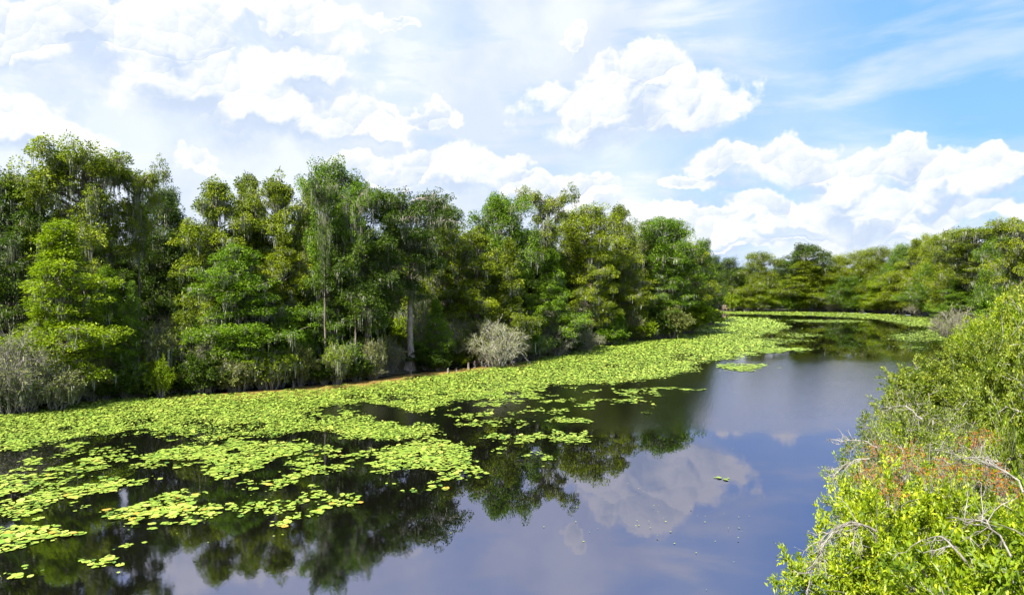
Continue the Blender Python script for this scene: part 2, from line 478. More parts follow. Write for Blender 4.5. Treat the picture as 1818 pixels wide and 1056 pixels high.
def make_cypress(kind, seed):
    k = KIND[kind]
    rng = np.random.default_rng(seed)
    H = 20.0
    A = Acc()
    nz = 14
    zz = np.linspace(0, H * 0.96, nz)
    wx = np.cumsum(rng.normal(0, 0.10, (nz, 2)), axis=0); wx -= wx[0]
    tr = np.column_stack([wx, zz])
    tt = zz / zz[-1]
    rr = k['r'] * (1 - tt) ** 0.7 + 0.04
    rr[0] *= 1.9; rr[1] *= 1.25
    zz2 = np.array([0, 0.5, 1.2]); 
    A.add(*tube_geo(tr, rr, 9))
    cl = []; moss_a = []
    ph = rng.uniform(0, 6.28, 3)
    az = rng.uniform(0, 6.28)
    flare_lobes = rng.uniform(0, 6.28, 5)
    for a in flare_lobes:                         # buttress ridges at the foot
        p = np.array([[math.cos(a) * k['r'] * 1.9, math.sin(a) * k['r'] * 1.9, -0.2], [math.cos(a) * k['r'] * 1.1, math.sin(a) * k['r'] * 1.1, 0.7], [math.cos(a) * k['r'] * .55, math.sin(a) * k['r'] * .55, 2.2]])
        A.add(*tube_geo(p, [k['r'] * .5, k['r'] * .34, k['r'] * .12], 5))
    for i in range(k['n']):
        t = (i + rng.uniform(0.1, 0.9)) / k['n']
        if kind == 'flat': t = t ** 0.72
        if kind == 'tier': t = (math.floor(t * 9) + rng.uniform(0, 0.55)) / 9 if rng.random() < 0.3 else t
        z = H * (k['zb'] + (0.955 - k['zb']) * t)
        az += 2.4 + rng.normal(0, 0.5)
        lump = 0.80 + 0.24 * math.sin(2 * az + ph[0] + 4 * t) + 0.16 * math.sin(3 * az + ph[1] - 11 * t) + 0.12 * math.sin(17 * t + ph[2])
        reach = cyl_profile(kind, t) * rng.uniform(0.6, 1.15) * lump
        ix = min(nz - 1, int(z / (H * 0.96) * (nz - 1)))
        p0 = np.array([tr[ix, 0], tr[ix, 1], z])
        rise = {'flat': rng.uniform(0.15, 0.5), 'tier': rng.uniform(-0.05, 0.5), 'cone': rng.uniform(-0.05, 0.5), 'dome': rng.uniform(0.15, 0.5), 'full': rng.uniform(0.0, 0.6), 'umbrella': rng.uniform(0.45, 0.9)}[kind]
        rise *= (0.3 if t > 0.93 and kind == 'flat' else 1)
        p1 = p0 + np.array([math.cos(az) * reach, math.sin(az) * reach, reach * rise])
        if p1[2] > H * 0.985: p1[2] = H * 0.985 - rng.uniform(0, .5)
        pts = curve_pts(p0, p1, 0.10, 6, rng, 0.03)
        r0 = min(0.13, 0.022 * reach + 0.03)
        A.add(*tube_geo(pts, np.linspace(r0, 0.018, 6), 5))
        ns = max(3, int(reach * 2.3))
        for q in range(ns):
            s = rng.uniform(0.28, 1.0)
            base = pts[0] + (pts[-1] - pts[0]) * s; base[2] += math.sin(s * math.pi) * 0.1 * reach
            a2 = az + rng.choice([-1, 1]) * rng.uniform(0.5, 1.2)
            l2 = reach * rng.uniform(0.15, 0.38) + 0.2
            tip = base + np.array([math.cos(a2) * l2, math.sin(a2) * l2, rng.uniform(-0.35, 0.7) * l2])
            A.add(*tube_geo(np.array([base, (base + tip) / 2 + [0, 0, .05], tip]), [0.035, 0.025, 0.012], 4))
            cl.append((tip, k['cr'] * rng.uniform(0.6, 1.2), az))
            for _ in range(max(1, int(k['moss'] / ns * rng.uniform(0.1, 2.0)))):
                u = rng.uniform(0, 1)
                moss_a.append(base + (tip - base) * u + rng.normal(0, 0.10, 3))
        cl.append((pts[-1], k['cr'] * rng.uniform(0.6, 1.0), az))
    cl.append((tr[-1] + [0, 0, 0.2], k['cr'] * 0.8, 0))
    cl.append((tr[-1] + [0, 0, 0.6], k['cr'] * 0.45, 0))
    # leaves: flattened clumps, thick on the rim and top, sprays pointing outwards and drooping
    P = []; Dn = []; T = []
    for (c, r, az_) in cl:
        n = int(k['lpc'] * (r / k['cr']) ** 2 * rng.uniform(0.8, 1.2))
        d = unit(rng.normal(0, 1, (n, 3)))
        rad = rng.uniform(0.3, 1, n) ** 0.4
        fl = {'dome': 0.85, 'full': 1.05, 'cone': 0.72}.get(kind, 0.62)
        p = d * rad[:, None] * r * np.array([1, 1, fl])
        ang = np.arctan2(p[:, 1], p[:, 0])
        lob = 1 + 0.22 * np.sin(ang * 3 + rng.uniform(0, 6)) + 0.12 * np.sin(ang * 7 + rng.uniform(0, 6))
        p[:, :2] *= lob[:, None]
        # rim droops
        p[:, 2] -= 0.34 * r * (np.hypot(p[:, 0], p[:, 1]) / r) ** 2
        P.append(c + p + rng.normal(0, 0.04, (n, 3)))
        o = p.copy(); o[:, 2] = 0
        Dn.append(unit(o + rng.normal(0, 0.3 * r, (n, 3))) + [0, 0, -0.15])
        T.append(np.clip(0.52 + rng.normal(0, 0.13) + rng.normal(0, 0.13, n), 0.02, 1))
    P = np.concatenate(P); Dn = np.concatenate(Dn); T = np.concatenate(T)
    n = len(P)
    out = unit(Dn * [1, 1, 0])
    N = np.array([0, 0, 0.7]) + out * 0.5 + rng.normal(0, 0.55, (n, 3))
    v, f = leaf_geo(P, Dn, N, rng.uniform(0.17, 0.32, n), rng.uniform(0.08, 0.15, n))
    cm = mesh_np("cypress_crown", v, f, L_OLIVE, np.repeat(T, 2))
    v, f = A.get()
    tm = mesh_np("cypress_trunk", v, f, BARK, smooth=True)
    ma = np.array(moss_a)
    keep = rng.random(len(ma)) < 0.97
    v, f, tt = drapes(ma[keep], np.clip(rng.lognormal(0.15, 0.5, keep.sum()), 0.4, 3.2), rng, 9)
    mm = mesh_np("hanging_moss", v, f, L_MOSS, tt)
    return dict(trunk=tm, crown=cm, moss=mm, H=20.0, W={'flat': 10.0, 'tier': 8.4, 'cone': 7.4, 'dome': 8.6, 'full': 11.0, 'umbrella': 8.4}[kind])


def make_shrub(kind, seed, H=3.0, W=4.0, leaf=(0.055, 0.085, 0.026, 0.04), nleaf=30000, nstem=26, mossn=0, top=0.5, leafmat=None):
    """many-stemmed shrub of leafy twigs; nominal height H and width W"""
    rng = np.random.default_rng(seed)
    A = Acc(); tips = []; sta = []
    for i in range(nstem):
        a = rng.uniform(0, 6.28); rr = math.sqrt(rng.uniform(0, 1))
        tip = np.array([math.cos(a) * rr * W * 0.46, math.sin(a) * rr * W * 0.46, H * (0.97 - 0.5 * rr ** 2) * rng.uniform(0.8, 1.02)])
        root = np.array([math.cos(a) * rr * 0.3, math.sin(a) * rr * 0.3, -0.2])
        pts = curve_pts(root, tip, 0.12, 7, rng, 0.035)
        A.add(*tube_geo(pts, np.linspace(0.035, 0.008, 7) * H / 3, 5))
        nt = 26
        for q in range(nt):
            s = rng.uniform(0.25, 1.0); j = s * 6; jj = min(5, int(j)); fr = j - jj
            b = pts[jj] * (1 - fr) + pts[jj + 1] * fr
            d = unit(rng.normal(0, 1, 3) + np.array([b[0], b[1], 0]) * 0.5 + [0, 0, 0.45])
            l = rng.uniform(0.25, 0.62) * H / 3
            e = b + d * l
            if kind != 'leafy' or q % 2 == 0:
                A.add(*tube_geo(np.array([b, (b + e) / 2 + rng.normal(0, 0.03, 3), e]), np.array([0.010, 0.007, 0.003]) * H / 3, 3))
            tips.append((b, e)); sta.append(b)
            for _ in range(3 if kind == 'twiggy' else 1):
                d2 = unit(d + rng.normal(0, 0.6, 3)); st = b + (e - b) * rng.uniform(0.3, 0.9)
                e2 = st + d2 * l * 0.6
                if kind == 'twiggy': A.add(*tube_geo(np.array([st, e2]), np.array([0.006, 0.0025]) * H / 3, 3))
                tips.append((st, e2))
    B = np.array([x[0] for x in tips]); E = np.array([x[1] for x in tips])
    # weight to the outer shell so the mass reads as a canopy
    hgt = np.clip(E[:, 2] / H, 0, None) ** 1.2 + (np.hypot(E[:, 0], E[:, 1]) / (W * .5)) ** 2 * 0.6
    wgt = np.clip(hgt, 0.08, None); wgt /= wgt.sum()
    out = {}
    if nleaf:
        idx = rng.choice(len(B), nleaf, p=wgt)
        s = rng.uniform(0.15, 1.05, nleaf)[:, None]
        P = B[idx] + (E[idx] - B[idx]) * s + rng.normal(0, 0.025 * H / 3, (nleaf, 3))
        dd = unit(unit(E[idx] - B[idx]) * 0.7 + rng.normal(0, 0.55, (nleaf, 3)) + [0, 0, 0.1])
        N = np.array([0, 0, 1.0]) + rng.normal(0, 0.5, (nleaf, 3))
        cl = rng.normal(0, 0.10, len(B))
        T = np.clip(0.5 + cl[idx] + rng.normal(0, 0.17, nleaf) + (rng.random(nleaf) < 0.02) * 0.4, 0, 1)
        v, f = leaf_geo(P, dd, N, rng.uniform(leaf[0], leaf[1], nleaf), rng.uniform(leaf[2], leaf[3], nleaf), 0.2)
        out['foliage'] = mesh_np("shrub_foliage", v, f, leafmat or L_GREEN, np.repeat(T, 2))
    v, f = A.get()
    out['tips'] = (B, E, wgt)
    out['stem'] = mesh_np("shrub_stems", v, f, TWIG, smooth=True)
    if mossn:
        ii = rng.integers(0, len(B), mossn)
        an = E[ii] * 0.5 + B[ii] * 0.5
        ln = np.minimum(np.clip(rng.lognormal(-0.75, 0.6, mossn), 0.15, 1.6), np.maximum(an[:, 2] * 0.85, .15))
        v, f, tt = drapes(an, ln, rng, 8)
        out['moss'] = mesh_np("hanging_moss", v, f, L_MOSS, tt)
    out['H'] = H; out['W'] = W
    return out


# ------------------------------------------------------------------ object helpers
def tag(o, label=None, cat=None, group=None, kind=None):
    if label: o['label'] = label
    if cat: o['category'] = cat
    if group: o['group'] = group
    if kind: o['kind'] = kind
    return o


def link(name, me, parent=None, mat=None):
    o = bpy.data.objects.new(name, me)
    C.objects.link(o)
    if parent is not None: o.parent = parent
    if mat is not None:
        o.material_slots[0].link = 'OBJECT'; o.material_slots[0].material = mat
    return o


def empty(name, loc, rz=0, sc=(1, 1, 1)):
    o = bpy.data.objects.new(name, None)
    C.objects.link(o)
    o.location = loc; o.rotation_euler = (0, 0, rz); o.scale = sc
    o.empty_display_size = 0.5
    return o


def ground_pt(px, py, z=0.0):
    """the point at height z seen at this pixel"""
    d = (CAM_H - z) * F / (py - HOR)
    return (px - 909) / F * d, d


# left bank waterline in photograph pixels -> ground
LB_PX = [(-260, 790), (0, 738), (200, 712), (400, 697), (550, 686), (640, 678), (760, 661), (900, 646), (1000, 630), (1100, 608), (1200, 599), (1262, 577), (1275, 562), (1262, 553)]
LB = [ground_pt(*p) for p in LB_PX]


def lb_depth(px):
    xs = [p[0] for p in LB_PX[:12]]; ds = [q[1] for q in LB[:12]]
    return float(np.interp(px, xs, ds))


FB_PX = [(1262, 553), (1450, 553.5), (1560, 556), (1640, 560), (1690, 568), (1705, 582)]
RB = [(71, 110), (48, 78), (33, 56), (23.5, 42), (15.5, 30), (10.5, 21), (8.0, 15), (6.5, 8), (6, -20)]
FB = [ground_pt(*p) for p in FB_PX]


def fb_depth(px):
    return float(np.interp(px, [p[0] for p in FB_PX[:5]], [q[1] for q in FB[:5]]))


# ------------------------------------------------------------------ ground and water
def build_setting():
    river = [(-60, -20)] + LB + FB[1:] + RB          # outline of the open water
    river = np.array(river)
    # water: one sheet to the horizon, hidden under the land where the land stands
    s = 4000
    land = [(-60, -20)] + [(x - .5, y + 1.4) for x, y in LB] + [(x, y + 3) for x, y in FB[1:]] + [(x + 1.5, y) for x, y in RB]
    river = np.array(land)
    me = mesh_np("water", [(-s, -200, 0), (s, -200, 0), (s, s, 0), (-s, s, 0)], [[0, 1, 2, 3]], mat_water())
    tag(link("water", me), 'dark still river water mirroring trees and clouds', None, None, 'structure')
    # land: the plain with the river cut out as a bank of triangles
    import bmesh
    from mathutils.geometry import delaunay_2d_cdt
    outer = [(-s, -200), (s, -200), (s, s), (-s, s)]
    pts = [Vector(p) for p in river] + [Vector(p) for p in outer]
    n = len(river)
    edges = [(i, (i + 1) % n) for i in range(n)] + [(n + i, n + (i + 1) % 4) for i in range(4)]
    vs, es, fs, *_ = delaunay_2d_cdt(pts, edges, [], 1, 1e-4)

    def inside(x, y):
        c = False; j = n - 1
        for i in range(n):
            xi, yi = river[i]; xj, yj = river[j]
            if (yi > y) != (yj > y) and x < (xj - xi) * (y - yi) / (yj - yi) + xi: c = not c
            j = i
        return c
    bm = bmesh.new()
    bv = [bm.verts.new((v.x, v.y, 0.06)) for v in vs]
    for f in fs:
        cx = sum(vs[i].x for i in f) / len(f); cyy = sum(vs[i].y for i in f) / len(f)
        if not inside(cx, cyy):
            try: bm.faces.new([bv[i] for i in f])
            except ValueError: pass
    # sloping edge down into the water
    rim = [e for e in bm.edges if len(e.link_faces) == 1 and max(abs(v.co.x) for v in e.verts) < 1000]
    ret = bmesh.ops.extrude_edge_only(bm, edges=rim)
    for v in [x for x in ret['geom'] if isinstance(x, bmesh.types.BMVert)]: v.co.z = -1.5
    bmesh.ops.recalc_face_normals(bm, faces=bm.faces)
    me = bpy.data.meshes.new("ground"); bm.to_mesh(me); bm.free()
    me.materials.append(mat_ground())
    tag(link("ground", me), 'dark leaf littered swamp floor under the trees', None, None, 'structure')


build_setting()

# ------------------------------------------------------------------ lily pads
PATCH = {
    'main': [(0, 730), (200, 706), (400, 700), (550, 692), (640, 684), (760, 668), (900, 649), (1000, 626), (1100, 604), (1200, 596), (1262, 575), (1300, 562), (1372, 566), (1405, 580),
             (1375, 592), (1330, 598), (1385, 610), (1370, 622), (1300, 640), (1245, 642), (1225, 660), (1150, 676), (1040, 683), (960, 688), (900, 700), (880, 712), (800, 715), (760, 738), (700, 722), (620, 720), (550, 728),
             (560, 745), (640, 740), (720, 752), (785, 765), (740, 785), (640, 783), (590, 768), (500, 772), (420, 780), (300, 776), (220, 770), (140, 778), (90, 790), (0, 802), (-120, 815), (-200, 770)],
    'broad raft': [(195, 829), (250, 805), (300, 790), (400, 784), (590, 797), (580, 808), (500, 815), (440, 832), (390, 850), (350, 858), (340, 840), (400, 818), (330, 818), (270, 825)],
    'fan raft': [(635, 818), (690, 797), (770, 782), (790, 783), (835, 795), (862, 828), (835, 842), (770, 838), (700, 833), (650, 828)],
    'fan tail': [(760, 838), (800, 840), (800, 855), (790, 868), (765, 868), (775, 852)],
    'slanting raft': [(440, 864), (480, 848), (560, 832), (622, 824), (615, 840), (540, 855), (470, 874)],
    'long raft': [(172, 918), (230, 896), (300, 884), (370, 884), (432, 892), (385, 905), (300, 918), (285, 928), (245, 936), (180, 936)],
    'left raft': [(-60, 910), (30, 898), (80, 880), (130, 862), (262, 848), (255, 862), (150, 888), (60, 918), (-60, 930)],
    'left upper raft': [(-80, 850), (0, 835), (50, 850), (40, 880), (0, 892), (-80, 905)],
    'corner raft': [(-60, 945), (30, 932), (95, 936), (118, 952), (60, 975), (-60, 1000)],
    'oval raft': [(110, 1004), (150, 987), (236, 986), (224, 1005), (150, 1018), (116, 1014)],
    'edge raft': [(-40, 1030), (-5, 1022), (22, 1022), (15, 1036), (-40, 1048)],
    'strip raft': [(450, 940), (470, 934), (515, 925), (545, 905), (575, 895), (625, 886), (600, 903), (555, 918), (520, 932), (505, 950), (465, 958), (468, 944)],
    'cloud raft': [(832, 780), (870, 768), (930, 773), (1000, 765), (1050, 776), (1020, 784), (930, 786), (880, 780)],
    'top strips': [(100, 800), (140, 796), (222, 797), (200, 803), (120, 806)],
    's1': [(8, 818), (50, 810), (100, 808), (80, 820), (20, 826)], 's2': [(60, 832), (85, 824), (117, 826), (95, 836), (68, 837)],
    's3': [(120, 836), (150, 827), (178, 827), (150, 836)], 's4': [(975, 748), (1000, 740), (1056, 748), (1020, 755), (980, 755)],
    's5': [(790, 742), (840, 738), (882, 738), (850, 744), (800, 746)], 's6': [(810, 757), (845, 750), (872, 752), (840, 760)],
    's7': [(905, 762), (925, 750), (950, 751), (930, 762)], 's8': [(1090, 714), (1110, 707), (1160, 714), (1120, 719)],
    's9': [(1000, 722), (1040, 712), (1095, 706), (1060, 718), (1020, 724)], 's10': [(850, 700), (900, 692), (985, 688), (940, 700), (880, 706)],
    's11': [(840, 718), (880, 712), (935, 711), (900, 721)], 's12': [(905, 730), (950, 726), (948, 733), (915, 735)],
    's13': [(875, 798), (890, 794), (912, 799), (890, 804)], 's14': [(703, 874), (720, 867), (748, 868), (725, 880)],
    's15': [(945, 815), (965, 808), (985, 812), (965, 822)], 's16': [(1268, 853), (1290, 848), (1312, 852), (1295, 858)],
    's17': [(1270, 650), (1310, 648), (1370, 650), (1350, 657), (1290, 658)], 's18': [(250, 845), (280, 838), (310, 842), (270, 852)],
    's19': [(250, 862), (270, 856), (308, 858), (280, 866)], 's20': [(620, 770), (660, 760), (740, 768), (700, 778)],
    's21': [(545, 740), (600, 728), (640, 733), (600, 743)], 's22': [(140, 815), (200, 808), (225, 812), (170, 820)],
    's23': [(100, 915), (130, 905), (160, 908), (140, 920), (110, 922)], 's24': [(1130, 735), (1160, 732), (1150, 738)],
    's25': [(715, 900), (722, 897), (728, 902)], 's26': [(1300, 605), (1370, 600), (1450, 605), (1380, 612)],
    's27': [(1320, 622), (1390, 618), (1460, 620), (1380, 628)], 's28': [(1380, 596), (1420, 590), (1470, 596), (1420, 600)],
    'far strip': [(1268, 549.5), (1310, 549), (1450, 553.5), (1560, 557), (1650, 562), (1700, 570), (1690, 580), (1620, 580), (1560, 567), (1450, 561), (1350, 558.5), (1272, 557)],
    'right far raft': [(1560, 602), (1600, 592), (1640, 586), (1710, 582), (1712, 600), (1670, 606), (1620, 606)],
    's29': [(1400, 567), (1500, 568), (1560, 571), (1480, 573), (1410, 571)], 's30': [(1590, 572), (1640, 570), (1680, 574), (1640, 579)],
    's31': [(1590, 617), (1620, 613), (1650, 616), (1620, 621)],
}
NAMED = {'broad raft': 'in the broad raft', 'fan raft': 'in the fan shaped raft',
         'fan tail': 'in the fan raft tail', 'slanting raft': 'in the slanting raft',
         'long raft': 'in the long raft', 'left raft': 'in the ragged left edge raft',
         'left upper raft': 'in the upper left edge raft', 'corner raft': 'in the coarse lower left raft',
         'oval raft': 'in the small oval raft', 'edge raft': 'in the last left edge raft',
         'strip raft': 'in the thin broken strip', 's23': 'in the tiny raft beside the long raft',
         's14': 'in the tiny tuft below the fan raft', 's16': 'in the lone tuft on the cloud reflection'}


def extra_tufts():
    # small broken patches of pads between the rafts
    rg = random.Random(404)
    for i in range(64):
        px = rg.uniform(-20, 760); py = rg.uniform(775, 1000)
        if py > 905 and px > 330 or py > 960 and px > 120: continue
        wd = rg.uniform(14, 52) * (py / 900); ht = wd * rg.uniform(0.10, 0.17)
        PATCH['tuft%d' % i] = [(px - wd, py + ht * .5), (px - wd * .3, py - ht), (px + wd * .7, py - ht * 1.2), (px + wd, py), (px + wd * .2, py + ht), (px - wd * .5, py + ht * 1.1)]
    for i in range(30):
        px = rg.uniform(760, 1230); py = 690 + (1230 - px) / 470 * 90 * rg.random()
        wd = rg.uniform(8, 30); ht = wd * 0.12
        PATCH['tuftb%d' % i] = [(px - wd, py + ht * .5), (px - wd * .3, py - ht), (px + wd, py), (px, py + ht)]


extra_tufts()


def value_noise(x, y, seed, cell):
    rng = np.random.default_rng(seed); G = rng.random((256, 256))
    u = x / cell; v = y / cell
    i = np.floor(u).astype(int); j = np.floor(v).astype(int); fu = u - i; fv = v - j
    fu = fu * fu * (3 - 2 * fu); fv = fv * fv * (3 - 2 * fv)
    g00 = G[i % 256, j % 256]; g10 = G[(i + 1) % 256, j % 256]; g01 = G[i % 256, (j + 1) % 256]; g11 = G[(i + 1) % 256, (j + 1) % 256]
    return (g00 * (1 - fu) + g10 * fu) * (1 - fv) + (g01 * (1 - fu) + g11 * fu) * fv - 0.5


def in_poly(x, y, poly):
    c = np.zeros(len(x), bool); j = len(poly) - 1
    for i in range(len(poly)):
        xi, yi = poly[i]; xj, yj = poly[j]
        if yi != yj:
            c ^= ((yi > y) != (yj > y)) & (x < (xj - xi) * (y - yi) / (yj - yi) + xi)
        j = i
    return c


def pad_shape(seed, n=5):
    """a round leaf with a notch, a little cupped: centre + n rim points, n-1 triangles + notch"""
    rng = np.random.default_rng(seed)
    a = np.linspace(0.22, 2 * math.pi - 0.22, n)
    r = 1 + rng.normal(0, 0.05, n); r[0] *= 1.04; r[-1] *= 1.04
    rim = np.column_stack([np.cos(a) * r, np.sin(a) * r * 0.88, rng.uniform(0.0, 0.10, n)])
    v = np.vstack([[0.12, 0, -0.02], rim])
    f = np.array([(0, i, i + 1) for i in range(1, n)])
    return v, f


def build_pads():
    rng = np.random.default_rng(5)
    allp = []   # x, y, radius, tilt, tint, patch name
    names = []
    for nm, poly in PATCH.items():
        gp = [ground_pt(*p) for p in poly]
        xs = [p[0] for p in gp]; ys = [p[1] for p in gp]
        x0, x1, y0, y1 = min(xs) - 1, max(xs) + 1, min(ys) - 1.5, max(ys) + 1.5
        area = (x1 - x0) * (y1 - y0)
        big = nm == 'main'
        farr = y0 > 85
        dens = 13 if farr else (118 if big else 74)
        N = int(area * dens)
        x = rng.uniform(x0, x1, N); y = rng.uniform(y0, y1, N)
        if big:       # thin the count with distance, the leaves there are drawn larger
            k = rng.random(N) < np.clip((44 / y) ** 1.5, 0.05, 1); x = x[k]; y = y[k]
        amp = 0.8 + 0.012 * y
        wx = x + value_noise(x, y, 11, 1.6) * amp * 1.3 + value_noise(x, y, 12, 0.5) * amp * 0.9
        wy = y + value_noise(x, y, 13, 1.6) * amp * 1.8 + value_noise(x, y, 14, 0.5) * amp * 1.4
        ok = in_poly(wx, wy, gp)
        # loose towards the rim of every raft
        wx2 = x + rng.normal(0, 0.45, len(x)); wy2 = y + rng.normal(0, 0.9, len(x))
        ok &= in_poly(wx2, wy2, gp) | (rng.random(len(x)) < 0.25)
        ok &= value_noise(x, y, 21, 0.9) + value_noise(x, y, 22, 3.0) * 0.6 > (-0.62 if big else -0.36)
        if big: ok &= (value_noise(x, y, 25, 5.0) + value_noise(x, y, 24, 1.7) * 0.6 > -0.42) | (y > 90) | (rng.random(len(x)) < 0.3)
        x = x[ok]; y = y[ok]
        r = (np.clip(rng.lognormal(-2.85, 0.38, len(x)), 0.025, 0.12) if big else np.clip(rng.lognormal(-2.5, 0.42, len(x)), 0.03, 0.16)) * np.clip((y / 44) ** 0.62, 1.0, 4.0)
        if farr: r *= 0.75
        allp.append(np.column_stack([x, y, r])); names += [nm] * len(x)
    # single leaves adrift on the open water
    N = 900
    px = rng.uniform(0, 1500, N); py = HOR + 52 + (1056 - HOR - 52) * rng.random(N) ** 0.8
    d = CAM_H * F / (py - HOR); x = (px - 909) / F * d
    lim = np.interp(d, [q[1] for q in RB[::-1]], [q[0] for q in RB[::-1]]) - 1.5
    k = (x < lim) & (value_noise(x, d, 31, 6.0) + 0.5 * value_noise(x, d, 32, 1.2) > np.where(px > 820, 0.36, 0.16)) & (d < 150)
    allp.append(np.column_stack([x[k], d[k], rng.uniform(0.012, 0.04, k.sum()) * np.clip(d[k] / 40, 1, 2)])); names += ['adrift'] * int(k.sum())
    P = np.concatenate(allp); names = np.array(names)
    # keep everything off the land
    river = np.array([(-60, -20)] + [(x - .6, y + 1.6) for x, y in LB] + FB[1:] + RB)
    k = in_poly(P[:, 0], P[:, 1], [tuple(q) for q in river]); P = P[k]; names = names[k]
    n = len(P)
    print("pads", n)
    tint = np.clip(rng.normal(0.62, 0.15, n), 0.05, 0.93); tint[rng.random(n) < 0.012] = 1.0
    tint[rng.random(n) < 0.06] = 0.12
    rot = rng.uniform(0, 6.28, n)
    upright = (names == 'main') | (rng.random(n) < 0.12)
    tilt = np.where(upright, np.abs(rng.normal(0, 0.21, n)), np.abs(rng.normal(0, 0.06, n)))
    z = 0.012 + rng.uniform(0, 0.02, n) + np.where(upright, rng.uniform(0, 0.06, n), 0) + np.sin(tilt) * P[:, 2] * 0.9
    ta = rng.uniform(0, 6.28, n)
    shapes = [pad_shape(s) for s in range(6)]
    fine_shapes = [pad_shape(s, 11) for s in range(6)]
    # the 300 that show largest, each a thing of its own
    size = P[:, 2] / P[:, 1] * (CAM_H / np.hypot(P[:, 1], CAM_H)) ** 0.5
    pxx = 909 + P[:, 0] / P[:, 1] * F; pyy = HOR + CAM_H * F / P[:, 1]
    vis = (pxx > 4) & (pxx < 1330) & (pyy < 1052) & np.isin(names, list(NAMED)) & (P[:, 2] > 0.08)
    size = np.where(vis, size, 0)
    order = np.argsort(-size)[:300]
    pad_me = []
    for v, f in fine_shapes:
        pad_me.append([mesh_np("lily_pad", v, f, PAD, np.full(len(f), tv)) for tv in (0.5, 0.72, 0.88)])
        for h_, m3 in enumerate(pad_me[-1]): m3['hue'] = h_
    for q in order:
        m_ = pad_me[rng.integers(6)][rng.integers(3)]
        o = link("lily_pad", m_)
        o.location = (P[q, 0], P[q, 1], z[q]); o.scale = (P[q, 2],) * 3
        o.rotation_euler = (tilt[q] * math.cos(ta[q]), tilt[q] * math.sin(ta[q]), rot[q])
        nm = str(names[q])
        gx, gy = np.mean([ground_pt(*p_) for p_ in PATCH[nm]], axis=0)
        dx, dy = P[q, 0] - gx, P[q, 1] - gy
        sp_ = np.ptp([ground_pt(*p_)[0] for p_ in PATCH[nm]]) / 6
        where = ('left end' if dx < -sp_ else 'right end' if dx > sp_ else 'middle') + ', ' + ('far side' if dy > 0 else 'near side')
        hue = {0: 'small green', 1: 'yellow-green', 2: 'pale yellow'}[m_['hue']]
        tag(o, hue + ' lily pad ' + NAMED[nm] + ', ' + where, 'lily pad', 'lily pads ' + NAMED[nm])
    rest = np.ones(n, bool); rest[order] = False
    idx = np.where(rest)[0]
    Vs = []; Fs = []; Ts = []; base = 0
    for s, (v, f) in enumerate(shapes):
        if True:
            ids = idx[s::6]
            m = len(ids)
            c, sn = np.cos(rot[ids]), np.sin(rot[ids])
            X = v[None, :, 0] * c[:, None] - v[None, :, 1] * sn[:, None]
            Y = v[None, :, 0] * sn[:, None] + v[None, :, 1] * c[:, None]
            Z = np.repeat(v[None, :, 2], m, 0)
            # tilt about a random level axis
            Z = Z + (X * np.cos(ta[ids])[:, None] + Y * np.sin(ta[ids])[:, None]) * np.sin(tilt[ids])[:, None]
            rr = P[ids, 2][:, None]
            V = np.stack([X * rr + P[ids, 0][:, None], Y * rr + P[ids, 1][:, None], Z * rr + z[ids][:, None]], 2).reshape(-1, 3)
            Fc = (f[None] + (np.arange(m) * len(v))[:, None, None]).reshape(-1, 3) + base
            base += m * len(v)
            Vs.append(V); Fs.append(Fc); Ts.append(np.repeat(tint[ids], len(f)))
    V = np.concatenate(Vs); V[:, 2] = np.maximum(V[:, 2], 0.006)
    me = mesh_np("floating_lily_pads", V, np.concatenate(Fs), PAD, np.concatenate(Ts))
    tag(link("lily_pads", me), 'bright yellow-green mat of lily pads floating along the wooded bank', 'lily pads', None, 'stuff')


build_pads()

# rusty floating algae scum between the pads and the bank
def build_algae():
    rng = np.random.default_rng(9)
    strip = [(290, 703), (400, 698), (480, 693), (560, 685), (640, 677), (700, 669), (760, 661), (830, 652), (900, 645), (960, 639),
             (960, 647), (900, 652), (830, 661), (760, 672), (700, 682), (640, 692), (560, 701), (480, 706), (400, 709), (290, 711)]
    gp = [ground_pt(*p) for p in strip]
    xs = [p[0] for p in gp]; ys = [p[1] for p in gp]
    N = 90000
    x = rng.uniform(min(xs), max(xs), N); y = rng.uniform(min(ys), max(ys), N)
    ok = in_poly(x, y + value_noise(x, y, 41, 1.5) * 1.6, gp) & (value_noise(x, y, 42, 2.2) + value_noise(x, y, 43, .6) * .6 > -0.28)
    x = x[ok]; y = y[ok]; n = len(x)
    a0 = rng.uniform(0, 6.28, n); r_ = rng.uniform(0.04, 0.16, n)
    an = a0[:, None] + np.array([0, 1.2, 2.6, 4.0, 5.1])[None]
    rr = r_[:, None] * rng.uniform(0.6, 1.2, (n, 5))
    z = rng.uniform(0.004, 0.02, n)
    V = np.stack([x[:, None] + np.cos(an) * rr * 1.8, y[:, None] + np.sin(an) * rr, np.repeat(z[:, None], 5, 1)], 2).reshape(-1, 3)
    Fc = np.arange(n * 5).reshape(-1, 5)
    me = mesh_np("algae_flakes", V, Fc, mat_algae())
    tag(link("algae", me), 'rusty orange algae scum floating along the foot of the bank', 'algae', None, 'stuff')


build_algae()

